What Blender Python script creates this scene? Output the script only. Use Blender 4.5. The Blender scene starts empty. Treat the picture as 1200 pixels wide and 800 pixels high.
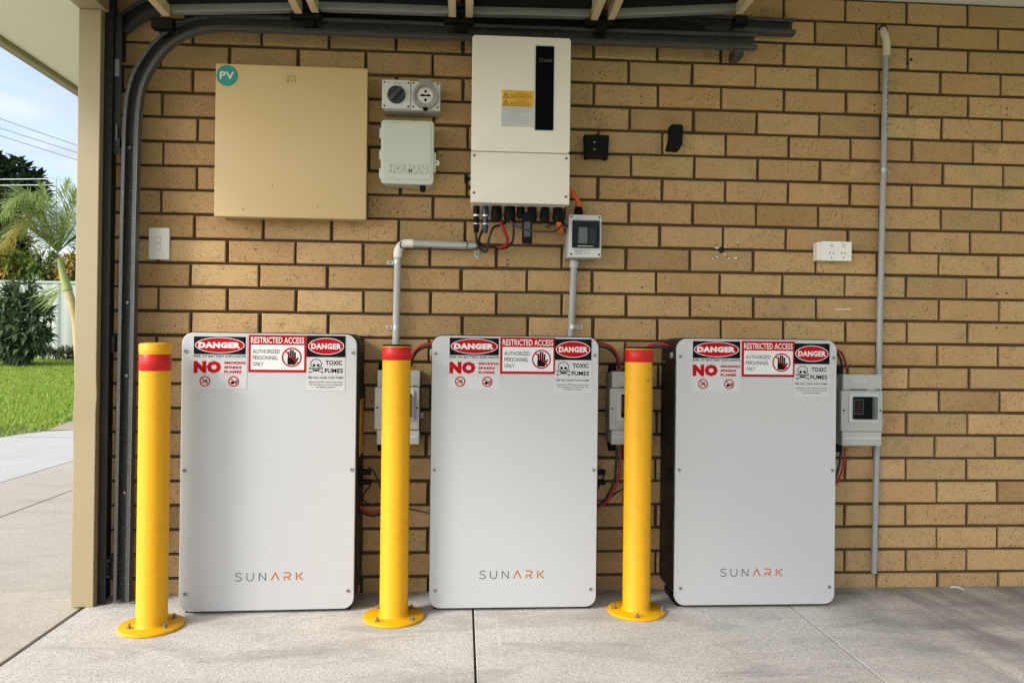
import bpy, bmesh, math, random
from mathutils import Vector, Matrix
rnd = random.Random(7)
sc = bpy.context.scene
COL = sc.collection
R = math.radians

# ------------------------------------------------------------------ camera
CAM = (1.08027, -2.73392, 0.84052)
YAW, PIT, ROL, FPX = 0.0655947, 0.0043216, 0.0113594, 880.0     # wall courses measured in the photo give these
cy_, sy_, cp_, sp_, cr_, sr_ = math.cos(YAW), math.sin(YAW), math.cos(PIT), math.sin(PIT), math.cos(ROL), math.sin(ROL)
FW = Vector((sy_*cp_, cy_*cp_, sp_)); rt0 = Vector((cy_, -sy_, 0)); up0 = rt0.cross(FW)
RT = cr_*rt0 + sr_*up0; UP = -sr_*rt0 + cr_*up0
cd = bpy.data.cameras.new('camera'); co = bpy.data.objects.new('camera', cd); COL.objects.link(co)
cd.sensor_width = 36; cd.lens = FPX/1200*36; cd.clip_end = 500; cd.clip_start = 0.02
m = Matrix((RT, UP, -FW)).transposed().to_4x4(); m.translation = Vector(CAM); co.matrix_world = m
sc.camera = co
def P(px, py, Y=0.0, Z=None):
    """point of the place seen at a pixel of the 1200x800 photo, on the plane y=Y (or z=Z)"""
    d = FW + (px-600)/FPX*RT - (py-400)/FPX*UP
    t = (Y-CAM[1])/d.y if Z is None else (Z-CAM[2])/d.z
    return Vector(CAM) + t*d

# ------------------------------------------------------------------ light
SUN_EL, SUN_AZ = R(33), R(58)          # azimuth measured from the wall's normal towards the left
tosun = Vector((-math.sin(SUN_AZ)*math.cos(SUN_EL), -math.cos(SUN_AZ)*math.cos(SUN_EL), math.sin(SUN_EL)))
w = bpy.data.worlds.new('World'); sc.world = w; w.use_nodes = True
nt = w.node_tree; N = nt.nodes; L = nt.links
bg = N['Background']
sky = N.new('ShaderNodeTexSky'); sky.sky_type = 'NISHITA'; sky.sun_disc = False
sky.sun_elevation = SUN_EL; sky.sun_rotation = math.atan2(tosun.x, tosun.y)
sky.dust_density = 1.5; sky.ozone_density = 1.2
tc = N.new('ShaderNodeTexCoord'); sep = N.new('ShaderNodeSeparateXYZ'); L.new(tc.outputs['Generated'], sep.inputs[0])
mz = N.new('ShaderNodeMath'); mz.operation = 'MAXIMUM'; L.new(sep.outputs[2], mz.inputs[0]); mz.inputs[1].default_value = 0.0
mz2 = N.new('ShaderNodeMath'); mz2.operation = 'ADD'; L.new(mz.outputs[0], mz2.inputs[0]); mz2.inputs[1].default_value = 0.12
dv = N.new('ShaderNodeVectorMath'); dv.operation = 'DIVIDE'; L.new(tc.outputs['Generated'], dv.inputs[0])
cmb = N.new('ShaderNodeCombineXYZ')
for i in range(3): L.new(mz2.outputs[0], cmb.inputs[i])
L.new(cmb.outputs[0], dv.inputs[1])
cn = N.new('ShaderNodeTexNoise'); cn.inputs['Scale'].default_value = 1.5; cn.inputs['Detail'].default_value = 7; cn.inputs['Roughness'].default_value = .58
cn.inputs['Distortion'].default_value = .3
L.new(dv.outputs[0], cn.inputs['Vector'])
cr = N.new('ShaderNodeValToRGB'); cr.color_ramp.elements[0].position = .40; cr.color_ramp.elements[1].position = .60
cr.color_ramp.elements[0].color = (.25, .25, .25, 1); cr.color_ramp.elements[1].color = (.97, .97, .97, 1)
L.new(cn.outputs['Fac'], cr.inputs[0])
mx = N.new('ShaderNodeMix'); mx.data_type = 'RGBA'
L.new(cr.outputs[0], mx.inputs['Factor']); L.new(sky.outputs[0], mx.inputs[6]); 
bw = N.new('ShaderNodeRGBToBW'); L.new(sky.outputs[0], bw.inputs[0])
cl_ = N.new('ShaderNodeVectorMath'); cl_.operation = 'SCALE'; cl_.inputs[0].default_value = (1.08, 1.09, 1.12); L.new(bw.outputs[0], cl_.inputs['Scale'])
cn2 = N.new('ShaderNodeTexNoise'); cn2.inputs['Scale'].default_value = 2.6; cn2.inputs['Detail'].default_value = 5; L.new(dv.outputs[0], cn2.inputs['Vector'])
mr = N.new('ShaderNodeMapRange'); L.new(cn2.outputs['Fac'], mr.inputs[0]); mr.inputs[1].default_value = .35; mr.inputs[2].default_value = .65; mr.inputs[3].default_value = .78; mr.inputs[4].default_value = 1.12
cl2 = N.new('ShaderNodeVectorMath'); cl2.operation = 'SCALE'; L.new(cl_.outputs[0], cl2.inputs[0]); L.new(mr.outputs[0], cl2.inputs['Scale'])
# clouds scatter more light forward: brighter on the sun's side of the sky
dt = N.new('ShaderNodeVectorMath'); dt.operation = 'DOT_PRODUCT'; L.new(tc.outputs['Generated'], dt.inputs[0]); dt.inputs[1].default_value = tuple(tosun)
fs = N.new('ShaderNodeMapRange'); L.new(dt.outputs['Value'], fs.inputs[0]); fs.inputs[1].default_value = -1; fs.inputs[2].default_value = 1; fs.inputs[3].default_value = .36; fs.inputs[4].default_value = 1.6
cl3 = N.new('ShaderNodeVectorMath'); cl3.operation = 'SCALE'; L.new(cl2.outputs[0], cl3.inputs[0]); L.new(fs.outputs[0], cl3.inputs['Scale'])
L.new(cl3.outputs[0], mx.inputs[7])
L.new(mx.outputs[2], bg.inputs['Color']); bg.inputs['Strength'].default_value = 0.143
sl = bpy.data.lights.new('sun', 'SUN'); sl.energy = 1.4; sl.angle = R(13); sl.color = (1, .955, .88)
so = bpy.data.objects.new('sun', sl); COL.objects.link(so)
so.rotation_euler = (-tosun).to_track_quat('-Z', 'Y').to_euler(); so.location = (-8, -6, 8)
vs = sc.view_settings; vs.view_transform = 'Standard'; vs.look = 'None'; vs.gamma = 1; vs.use_curve_mapping = False
vs.exposure = 1.08
sc.cycles.max_bounces = 8; sc.cycles.diffuse_bounces = 5

# ------------------------------------------------------------------ materials
def newmat(name):
    m = bpy.data.materials.new(name); m.use_nodes = True
    return m, m.node_tree.nodes, m.node_tree.links, m.node_tree.nodes['Principled BSDF']
def ramp(N, L, src, stops):
    r = N.new('ShaderNodeValToRGB'); e = r.color_ramp.elements
    while len(e) < len(stops): e.new(.5)
    for k, (p, c) in enumerate(stops):
        e[k].position = p; e[k].color = tuple(c)+(1,) if len(c) == 3 else c
    L.new(src, r.inputs[0]); return r.outputs[0]
def g(v): return (v, v, v)
def noise(N, L, vec, scale, detail=3, rough=.55, dist=0):
    n = N.new('ShaderNodeTexNoise'); n.inputs['Scale'].default_value = scale; n.inputs['Detail'].default_value = detail
    n.inputs['Roughness'].default_value = rough; n.inputs['Distortion'].default_value = dist
    L.new(vec, n.inputs['Vector']); return n.outputs['Fac']
def mixc(N, L, fac, a, b, mode='MIX'):
    x = N.new('ShaderNodeMix'); x.data_type = 'RGBA'; x.blend_type = mode
    for sck, v in ((x.inputs['Factor'], fac), (x.inputs[6], a), (x.inputs[7], b)):
        if isinstance(v, (int, float)): sck.default_value = v
        elif isinstance(v, tuple): sck.default_value = v if len(v) == 4 else v+(1,)
        else: L.new(v, sck)
    return x.outputs[2]
def bumpn(N, L, b, h, strength, dist=.002):
    bn = N.new('ShaderNodeBump'); bn.inputs['Strength'].default_value = strength; bn.inputs['Distance'].default_value = dist
    L.new(h, bn.inputs['Height']); L.new(bn.outputs[0], b.inputs['Normal'])
MATS = {}
def M(name, col, rough=.5, metal=0., var=.12, scale=9., fine=0., fscale=260., bump=0., bscale=300., coat=0., spec=.5, dirt=0., dirtcol=(.12, .1, .08), dscale=30):
    if name in MATS: return MATS[name]
    m, N, L, b = newmat(name)
    t = N.new('ShaderNodeTexCoord'); v = t.outputs['Object']
    c = mixc(N, L, noise(N, L, v, scale, 4), tuple(x*(1-var) for x in col), tuple(min(1, x*(1+var)) for x in col))
    if fine: c = mixc(N, L, noise(N, L, v, fscale, 2), c, tuple(x*(1-fine) for x in col), 'MIX')
    if dirt:
        d = ramp(N, L, noise(N, L, v, dscale, 6, .65), [(.52, g(0)), (.74, g(dirt))])
        c = mixc(N, L, d, c, dirtcol)
    L.new(c, b.inputs['Base Color'])
    rr = N.new('ShaderNodeMapRange'); rr.inputs[3].default_value = max(.02, rough-.08); rr.inputs[4].default_value = min(1, rough+.1)
    L.new(noise(N, L, v, scale*3, 4), rr.inputs[0]); L.new(rr.outputs[0], b.inputs['Roughness'])
    b.inputs['Metallic'].default_value = metal; b.inputs['Specular IOR Level'].default_value = spec
    b.inputs['Coat Weight'].default_value = coat; b.inputs['Coat Roughness'].default_value = .1
    if bump: bumpn(N, L, b, noise(N, L, v, bscale, 3), bump)
    MATS[name] = m; return m

def brick_mat():
    m, N, L, b = newmat('brick_sand')
    t = N.new('ShaderNodeTexCoord'); oi = N.new('ShaderNodeObjectInfo'); ge = N.new('ShaderNodeNewGeometry')
    ad = N.new('ShaderNodeMath'); ad.operation = 'ADD'; L.new(oi.outputs['Random'], ad.inputs[0]); L.new(ge.outputs['Random Per Island'], ad.inputs[1])
    fr = N.new('ShaderNodeMath'); fr.operation = 'FRACT'; L.new(ad.outputs[0], fr.inputs[0])
    sc_ = N.new('ShaderNodeVectorMath'); sc_.operation = 'MULTIPLY_ADD'
    cb = N.new('ShaderNodeCombineXYZ')
    for i in range(3): L.new(fr.outputs[0], cb.inputs[i])
    L.new(cb.outputs[0], sc_.inputs[0]); sc_.inputs[1].default_value = (37, 19, 53); L.new(t.outputs['Object'], sc_.inputs[2])
    v = sc_.outputs[0]
    base = ramp(N, L, fr.outputs[0], [(0, (.375, .24, .10)), (.17, (.56, .38, .185)), (.34, (.45, .31, .14)), (.5, (.53, .325, .155)), (.66, (.48, .325, .15)), (.83, (.59, .40, .205)), (1, (.43, .26, .11))])
    c = mixc(N, L, ramp(N, L, noise(N, L, v, 14, 5, .6), [(.3, g(0)), (.75, g(.55))]), base, (.37, .245, .105))
    c = mixc(N, L, ramp(N, L, noise(N, L, v, 7, 4, .6), [(.45, g(0)), (.8, g(.6))]), c, (.53, .385, .205))
    # grey green smudges on some bricks
    c = mixc(N, L, ramp(N, L, noise(N, L, v, 11, 6, .7, .6), [(.56, g(0)), (.74, g(.7))]), c, (.24, .17, .08))
    # dark iron specks, pits
    sp = ramp(N, L, noise(N, L, v, 165, 2, .55), [(.595, g(0)), (.65, g(.85))])
    gate = ramp(N, L, noise(N, L, v, 22, 3, .6), [(.34, g(.25)), (.58, g(1))])
    spg = N.new('ShaderNodeMath'); spg.operation = 'MULTIPLY'; L.new(sp, spg.inputs[0]); L.new(gate, spg.inputs[1])
    c = mixc(N, L, spg.outputs[0], c, (.09, .05, .018))
    sp2 = ramp(N, L, noise(N, L, v, 420, 2, .5), [(.34, g(.6)), (.5, g(0))])
    c = mixc(N, L, sp2, c, (.29, .19, .085))
    sp3 = ramp(N, L, noise(N, L, v, 300, 2, .5), [(.56, g(0)), (.70, g(.55))])
    c = mixc(N, L, sp3, c, (.60, .46, .28))
    f7 = N.new('ShaderNodeMath'); f7.operation = 'MULTIPLY'; L.new(fr.outputs[0], f7.inputs[0]); f7.inputs[1].default_value = 17.31
    f8 = N.new('ShaderNodeMath'); f8.operation = 'FRACT'; L.new(f7.outputs[0], f8.inputs[0])
    c = mixc(N, L, 1., c, ramp(N, L, f8.outputs[0], [(0, (.79, .76, .73)), (.3, (.95, .915, .88)), (.55, (1.0, .92, .87)), (.8, (.94, .92, .88)), (1, (1.09, 1.06, 1.01))]), 'MULTIPLY')
    L.new(c, b.inputs['Base Color']); b.inputs['Roughness'].default_value = .82; b.inputs['Specular IOR Level'].default_value = .25
    h = N.new('ShaderNodeMath'); h.operation = 'SUBTRACT'; L.new(noise(N, L, v, 260, 4, .6), h.inputs[0]); L.new(spg.outputs[0], h.inputs[1])
    bumpn(N, L, b, h.outputs[0], .55, .0025)
    return m
def concrete_mat(name, c0, c1, speck=.5, sscale=320, stain=.5, tyre=False, agg=False):
    m, N, L, b = newmat(name)
    t = N.new('ShaderNodeTexCoord'); v = t.outputs['Object']
    c = mixc(N, L, ramp(N, L, noise(N, L, v, 2.3, 6, .62, .4), [(.3, g(0)), (.7, g(1))]), c0, c1)
    c = mixc(N, L, ramp(N, L, noise(N, L, v, 55, 5, .65), [(.35, g(.35)), (.62, g(0))]), c, tuple(x*.72 for x in c0))
    c = mixc(N, L, ramp(N, L, noise(N, L, v, sscale, 3, .6), [(.36, g(speck)), (.54, g(0))]), c, tuple(x*.5 for x in c0))
    c = mixc(N, L, ramp(N, L, noise(N, L, v, sscale*1.3, 2, .5), [(.56, g(0)), (.72, g(speck))]), c, tuple(min(1, x*1.4) for x in c1))
    mp = N.new('ShaderNodeMapping'); L.new(v, mp.inputs[0]); mp.inputs['Scale'].default_value = (1.1, 3.6, 1); mp.inputs['Rotation'].default_value = (0, 0, .45)
    c = mixc(N, L, ramp(N, L, noise(N, L, mp.outputs[0], 1.7, 6, .6, .5), [(.5, g(0)), (.72, g(stain))]), c, tuple(x*.45 for x in c0))
    if tyre:
        sx = N.new('ShaderNodeSeparateXYZ'); L.new(v, sx.inputs[0])
        def rng(src, a, b, c_, d):
            q = N.new('ShaderNodeMapRange'); q.interpolation_type = 'SMOOTHSTEP'; L.new(src, q.inputs[0])
            for k_, x_ in enumerate((a, b, c_, d)): q.inputs[k_+1].default_value = x_
            return q.outputs[0]
        def mul(a, b):
            q = N.new('ShaderNodeMath'); q.operation = 'MULTIPLY'; L.new(a, q.inputs[0]); L.new(b, q.inputs[1]); return q.outputs[0]
        m2 = N.new('ShaderNodeMapping'); L.new(v, m2.inputs[0]); m2.inputs['Rotation'].default_value = (0, 0, R(-32)); m2.inputs['Scale'].default_value = (5.2, 1.1, 1)
        st = ramp(N, L, noise(N, L, m2.outputs[0], 1.25, 7, .66, .6), [(.40, g(0)), (.66, g(.85))])
        c = mixc(N, L, mul(st, rng(sx.outputs[0], 2.25, 2.75, .0, 1.)), c, tuple(x*.36 for x in c0))
        # damp dirt washed up against the wall
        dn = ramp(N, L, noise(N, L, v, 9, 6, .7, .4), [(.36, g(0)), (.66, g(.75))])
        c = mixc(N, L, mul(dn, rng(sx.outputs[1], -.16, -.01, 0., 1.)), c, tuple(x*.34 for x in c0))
        # trowelled margins beside the joints
        for xj in (-.172, 1.126, 2.226):
            for off, wd in ((.075, .006), (-.07, .005), (.035, .03)):
                q = N.new('ShaderNodeMath'); q.operation = 'SUBTRACT'; L.new(sx.outputs[0], q.inputs[0]); q.inputs[1].default_value = xj+off
                q2 = N.new('ShaderNodeMath'); q2.operation = 'ABSOLUTE'; L.new(q.outputs[0], q2.inputs[0])
                c = mixc(N, L, mul(rng(q2.outputs[0], 0, wd, .3 if wd < .02 else .12, 0.), ramp(N, L, noise(N, L, v, 6, 4), [(.35, g(.1)), (.6, g(1))])), c, tuple(min(.85, x*1.18) for x in c1))
        # fine cracks and spots
        sp_ = ramp(N, L, noise(N, L, v, 34, 3, .5), [(.70, g(0)), (.76, g(.6))])
        c = mixc(N, L, sp_, c, tuple(x*.4 for x in c0))
    if agg:
        vo = N.new('ShaderNodeTexVoronoi'); vo.inputs['Scale'].default_value = 110; L.new(v, vo.inputs['Vector'])
        c = mixc(N, L, ramp(N, L, vo.outputs['Distance'], [(.0, g(0)), (.9, g(.35))]), c, tuple(x*.6 for x in c0))
    L.new(c, b.inputs['Base Color']); b.inputs['Roughness'].default_value = .8; b.inputs['Specular IOR Level'].default_value = .3
    bumpn(N, L, b, noise(N, L, v, sscale*.8, 4, .65), .5, .003)
    return m
def steel_mat(name, col, rough=.5, fleck=.5, scale=150):
    m, N, L, b = newmat(name)
    t = N.new('ShaderNodeTexCoord'); v = t.outputs['Object']
    c = mixc(N, L, noise(N, L, v, 12, 5, .6), tuple(x*.7 for x in col), tuple(x*1.25 for x in col))
    c = mixc(N, L, ramp(N, L, noise(N, L, v, scale, 3, .6), [(.56, g(0)), (.66, g(fleck))]), c, (.34, .34, .33))
    L.new(c, b.inputs['Base Color']); b.inputs['Metallic'].default_value = .35; b.inputs['Roughness'].default_value = rough
    bumpn(N, L, b, noise(N, L, v, scale, 3), .25, .001)
    return m
def leaf_mat(name, c0, c1, trans=.25, rough=.4):
    m, N, L, b = newmat(name)
    ge = N.new('ShaderNodeNewGeometry')
    c = ramp(N, L, ge.outputs['Random Per Island'], [(0, c0), (.6, tuple((a+d)/2 for a, d in zip(c0, c1))), (1, c1)])
    L.new(c, b.inputs['Base Color']); b.inputs['Roughness'].default_value = rough
    tr = N.new('ShaderNodeBsdfTranslucent'); L.new(c, tr.inputs['Color'])
    ms = N.new('ShaderNodeMixShader'); ms.inputs[0].default_value = trans
    L.new(b.outputs[0], ms.inputs[1]); L.new(tr.outputs[0], ms.inputs[2])
    L.new(ms.outputs[0], N['Material Output'].inputs['Surface'])
    return m
BRICK = brick_mat()
MORTAR = M('mortar_brown', (.075, .043, .017), .9, var=.3, scale=40, bump=.4)
SLAB = concrete_mat('slab_concrete', (.52, .49, .445), (.65, .62, .575), .75, 230, .75, tyre=True)
DRIVE = concrete_mat('drive_concrete', (.52, .465, .39), (.60, .545, .465), .6, 210, .45, agg=True)
PATHC = concrete_mat('path_concrete', (.52, .50, .465), (.59, .57, .535), .3, 160, .1)
BROWNC = concrete_mat('path_brown', (.42, .33, .25), (.48, .39, .30), .3, 160, .1)
JOINT = M('joint_dark', (.05, .045, .038), .95, var=.3)
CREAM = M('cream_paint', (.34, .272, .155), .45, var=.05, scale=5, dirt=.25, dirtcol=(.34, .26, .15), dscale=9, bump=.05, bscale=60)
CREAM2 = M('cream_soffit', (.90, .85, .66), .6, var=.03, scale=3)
CEIL = M('ceiling_white', (.75, .73, .68), .7, var=.04)
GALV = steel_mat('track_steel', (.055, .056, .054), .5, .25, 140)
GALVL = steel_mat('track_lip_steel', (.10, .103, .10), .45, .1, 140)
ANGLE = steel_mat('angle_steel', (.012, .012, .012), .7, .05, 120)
ZINC = M('zinc_clip', (.42, .42, .40), .35, .8, var=.15, scale=60)
BOLT = M('bolt_steel', (.26, .24, .21), .45, .8, var=.2, scale=80)
STILE = M('stile_cream', (.62, .50, .30), .5, var=.08, scale=8, dirt=.25, dscale=14)
DOORSKIN = M('door_skin', (.66, .66, .60), .28, var=.08, scale=4, dirt=.2)
DOORRAIL = M('door_rail_grey', (.30, .30, .27), .4, .3, var=.15, scale=9)
BLACKM = M('black_metal', (.005, .005, .005), .6, 0, var=.2, spec=.2)
CAB = M('cabinet_beige', (.56, .405, .19), .42, var=.035, scale=2.2, bump=.06, bscale=90)
WHITEP = M('white_plastic', (.78, .75, .67), .35, var=.02, scale=5)
GREYP = M('grey_plastic', (.40, .40, .365), .42, var=.03, scale=9)
GREYP2 = M('light_grey_plastic', (.56, .56, .53), .4, var=.03, scale=9)
HOLM = M('enclosure_grey_green', (.50, .52, .43), .42, var=.03, scale=7)
INVW = M('inverter_white', (.72, .675, .565), .38, var=.015, scale=3)
PANEL = M('battery_white', (.445, .447, .444), .36, var=.02, scale=3.5, coat=.05, dirt=.10, dirtcol=(.36, .34, .30), dscale=7)
BODY = M('battery_black', (.010, .008, .006), .5, 0, var=.25, spec=.25)
BODYB = M('battery_side_brown', (.035, .026, .018), .5, .1, var=.2)
BLACK = M('black_print', (.003, .003, .003), .7, var=0, spec=.12)
BLKPL = M('black_plastic', (.006, .006, .006), .5, var=.2, bump=.1, spec=.1)
SCREEN = M('black_glass', (.002, .002, .002), .6, var=0, spec=.05)
RED = M('red_print', (.38, .006, .010), .6, var=.02, spec=.06)
REDB = M('red_reflective', (.50, .010, .006), .4, var=.06, scale=40, coat=.05, spec=.3)
WHITEV = M('white_vinyl', (.49, .488, .475), .4, var=.01)
WLET = M('white_print', (.62, .615, .60), .45, var=0)
GREYL = M('grey_print', (.07, .07, .07), .5, var=0, spec=.12)
LINEG = M('hairline_print', (.36, .36, .34), .5, var=0)
ORG = M('orange_print', (.45, .125, .014), .6, var=0, spec=.06)
YEL = M('yellow_powder_coat', (.70, .345, .002), .42, var=.03, scale=6, spec=.3, dirt=.28, dirtcol=(.36, .20, .02), dscale=18, bump=.05, bscale=120)
YLAB = M('yellow_label', (.62, .36, .02), .5, var=.03)
BRPR = M('brown_print', (.20, .08, .01), .5, var=0)
TEAL = M('teal_vinyl', (.012, .26, .20), .45, var=.03)
ORC = M('orange_cable', (.78, .13, .01), .5, var=.08)
RDC = M('red_cable', (.32, .012, .014), .5, var=.1)
BKC = M('black_cable', (.012, .012, .012), .45, var=.1)
BLC = M('blue_black_cable', (.02, .03, .05), .4, var=.1)
PIPE = M('conduit_grey', (.31, .31, .31), .4, var=.05, scale=14)
PIPEW = M('conduit_pale', (.40, .40, .37), .4, var=.05, scale=14)
FENCE = M('fence_green_white', (.42, .46, .40), .45, var=.04)
LAWN = M('lawn_soil', (.13, .22, .03), .95, var=.4, scale=6)
def window_mat():
    m, N, L, b = newmat('smoked_window')
    b.inputs['Base Color'].default_value = (.015, .017, .017, 1); b.inputs['Roughness'].default_value = .08
    tr = N.new('ShaderNodeBsdfTransparent'); tr.inputs[0].default_value = (.74, .76, .76, 1)
    ms = N.new('ShaderNodeMixShader'); ms.inputs[0].default_value = .12
    L.new(tr.outputs[0], ms.inputs[1]); L.new(b.outputs[0], ms.inputs[2]); L.new(ms.outputs[0], N['Material Output'].inputs['Surface'])
    return m
SMOKE = window_mat()

# ------------------------------------------------------------------ builders
ORIG = {}
def setp(o, label=None, cat=None, group=None, kind=None):
    if label: o['label'] = label
    if cat: o['category'] = cat
    if group: o['group'] = group
    if kind: o['kind'] = kind
    return o
def thing(name, label, cat, loc=(0, 0, 0), group=None):
    o = bpy.data.objects.new(name, None); COL.objects.link(o); o.location = loc; o.empty_display_size = .05
    ORIG[o] = Vector(loc); return setp(o, label, cat, group)
def link(name, me, parent=None, loc=None):
    o = bpy.data.objects.new(name, me); COL.objects.link(o)
    if parent is not None:
        o.parent = parent; ORIG[o] = ORIG[parent]
    else: ORIG[o] = Vector(loc or (0, 0, 0)); o.location = ORIG[o]
    return o
class MB:
    def __init__(s): s.v = []; s.f = []
    def add(s, vs, fs):
        n = len(s.v); s.v += [tuple(v) for v in vs]; s.f += [tuple(i+n for i in f) for f in fs]; return s
    def box(s, x0, x1, y0, y1, z0, z1):
        return s.add([(x0, y0, z0), (x1, y0, z0), (x1, y1, z0), (x0, y1, z0), (x0, y0, z1), (x1, y0, z1), (x1, y1, z1), (x0, y1, z1)],
                     [(0, 3, 2, 1), (4, 5, 6, 7), (0, 1, 5, 4), (1, 2, 6, 5), (2, 3, 7, 6), (3, 0, 4, 7)])
    def cyl(s, a, b, r0, r1=None, n=20, cap=True):
        a, b = Vector(a), Vector(b); r1 = r0 if r1 is None else r1; d = (b-a).normalized()
        u = d.orthogonal().normalized(); v = d.cross(u)
        vs = [a+(u*math.cos(t)+v*math.sin(t))*r0 for t in [2*math.pi*k/n for k in range(n)]] + [b+(u*math.cos(t)+v*math.sin(t))*r1 for t in [2*math.pi*k/n for k in range(n)]]
        fs = [(k, (k+1) % n, n+(k+1) % n, n+k) for k in range(n)]
        if cap: fs += [tuple(range(n-1, -1, -1)), tuple(range(n, 2*n))]
        return s.add(vs, fs)
    def tube(s, pts, r, n=8, steps=6, smooth=True):
        pts = [Vector(p) for p in pts]
        if smooth and len(pts) > 2:
            q = [pts[0]*2-pts[1]]+pts+[pts[-1]*2-pts[-2]]; out = []
            for i in range(1, len(q)-2):
                for k in range(steps):
                    t = k/steps; a, b, c, d = q[i-1:i+3]
                    out.append(.5*((2*b)+(c-a)*t+(2*a-5*b+4*c-d)*t*t+(3*b-a-3*c+d)*t**3))
            pts = out+[pts[-1]]
        rs = r if isinstance(r, (list, tuple)) else None
        vs = []; u = None
        for i, p in enumerate(pts):
            d = (pts[min(i+1, len(pts)-1)]-pts[max(i-1, 0)]).normalized()
            u = d.orthogonal().normalized() if u is None else (u-d*u.dot(d)).normalized()
            v = d.cross(u); rr = r if rs is None else rs[0]+(rs[1]-rs[0])*i/(len(pts)-1)
            vs += [p+(u*math.cos(2*math.pi*k/n)+v*math.sin(2*math.pi*k/n))*rr for k in range(n)]
        fs = [(i*n+k, i*n+(k+1) % n, (i+1)*n+(k+1) % n, (i+1)*n+k) for i in range(len(pts)-1) for k in range(n)]
        fs += [tuple(range(n-1, -1, -1)), tuple(range((len(pts)-1)*n, len(pts)*n))]
        return s.add(vs, fs)
    def prism(s, out, y0, y1):
        """outline of (x,z), counter-clockwise seen from the camera side (-y), from y0 (front) to y1"""
        n = len(out)
        return s.add([(x, y0, z) for x, z in out]+[(x, y1, z) for x, z in out],
                     [tuple(range(n)), tuple(range(2*n-1, n-1, -1))]+[(k, n+k, n+(k+1) % n, (k+1) % n) for k in range(n)])
    def flat(s, out, y):
        return s.add([(x, y, z) for x, z in out], [tuple(range(len(out)))])
    def ribbon(s, pts, w_, y, closed=False):
        p = [Vector((a, b)) for a, b in pts]; n = len(p); vs = []
        for i in range(n):
            a = p[i-1] if (i or closed) else None; c = p[(i+1) % n] if (i < n-1 or closed) else None
            d1 = (p[i]-a).normalized() if a is not None else None; d2 = (c-p[i]).normalized() if c is not None else None
            d = d2 if d1 is None else d1 if d2 is None else ((d1+d2).normalized() if (d1+d2).length > 1e-4 else d1)
            nn = Vector((-d.y, d.x)); k = 1.
            if d1 is not None and d2 is not None: k = 1/max(.4, nn.dot(Vector((-d1.y, d1.x))))
            for sgn in (1, -1):
                q = p[i]+nn*(sgn*w_/2*k); vs.append((q.x, y, q.y))
        fs = [(2*i, 2*i+1, 2*((i+1) % n)+1, 2*((i+1) % n)) for i in range(n if closed else n-1)]
        return s.add(vs, fs)
    def lathe(s, prof, c, n=32):
        vs = []; 
        for r, z in prof: vs += [(c[0]+r*math.cos(2*math.pi*k/n), c[1]+r*math.sin(2*math.pi*k/n), z) for k in range(n)]
        fs = [(i*n+k, i*n+(k+1) % n, (i+1)*n+(k+1) % n, (i+1)*n+k) for i in range(len(prof)-1) for k in range(n)]
        fs += [tuple(range(n-1, -1, -1)), tuple(range((len(prof)-1)*n, len(prof)*n))]
        return s.add(vs, fs)
    def sweep(s, path, prof):
        """profile (a along in-plane normal, y) swept along a path in the x-z plane"""
        path = [Vector((a, b)) for a, b in path]; n = len(prof); vs = []
        for i, p in enumerate(path):
            d = (path[min(i+1, len(path)-1)]-path[max(i-1, 0)]).normalized(); nn = Vector((-d.y, d.x))
            vs += [(p.x+nn.x*a, y, p.y+nn.y*a) for a, y in prof]
        fs = [(i*n+k, i*n+(k+1) % n, (i+1)*n+(k+1) % n, (i+1)*n+k) for i in range(len(path)-1) for k in range(n)]
        fs += [tuple(range(n-1, -1, -1)), tuple(range((len(path)-1)*n, len(path)*n))]
        return s.add(vs, fs)
    def mesh(s, name, mat, org=(0, 0, 0), bevel=0, seg=2, smooth=True, fix=True):
        me = bpy.data.meshes.new(name); o = Vector(org)
        me.from_pydata([tuple(Vector(v)-o) for v in s.v], [], s.f)
        if bevel or fix:
            bm = bmesh.new(); bm.from_mesh(me)
            if fix: bmesh.ops.recalc_face_normals(bm, faces=bm.faces)
            if bevel:
                ed = [e for e in bm.edges if len(e.link_faces) == 2 and e.calc_face_angle(0) > .5]
                bmesh.ops.bevel(bm, geom=ed, offset=bevel, segments=seg, affect='EDGES', profile=.5, clamp_overlap=True)
            bm.to_mesh(me); bm.free()
        if smooth:
            me.polygons.foreach_set('use_smooth', [True]*len(me.polygons)); me.set_sharp_from_angle(angle=.36 if bevel else .85)
        me.materials.append(mat); return me
    def build(s, name, mat, parent=None, bevel=0, seg=2, loc=None, smooth=True, fix=True):
        org = ORIG[parent] if parent is not None else (loc or (0, 0, 0))
        return link(name, s.mesh(name, mat, org, bevel, seg, smooth, fix), parent, loc)
def rrect(x0, x1, z0, z1, r, n=6):
    o = []
    for cx, cz, a in ((x1-r, z0+r, -90), (x1-r, z1-r, 0), (x0+r, z1-r, 90), (x0+r, z0+r, 180)):
        o += [(cx+r*math.cos(R(a+90*k/n)), cz+r*math.sin(R(a+90*k/n))) for k in range(n+1)]
    return o
def ell(cx, cz, rx, rz=None, n=36):
    rz = rx if rz is None else rz
    return [(cx+rx*math.cos(2*math.pi*k/n), cz+rz*math.sin(2*math.pi*k/n)) for k in range(n)]
def arc(cx, cz, r, a0, a1, n=10): return [(cx+r*math.cos(R(a0+(a1-a0)*k/n)), cz+r*math.sin(R(a0+(a1-a0)*k/n))) for k in range(n+1)]
TXT = {}
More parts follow.
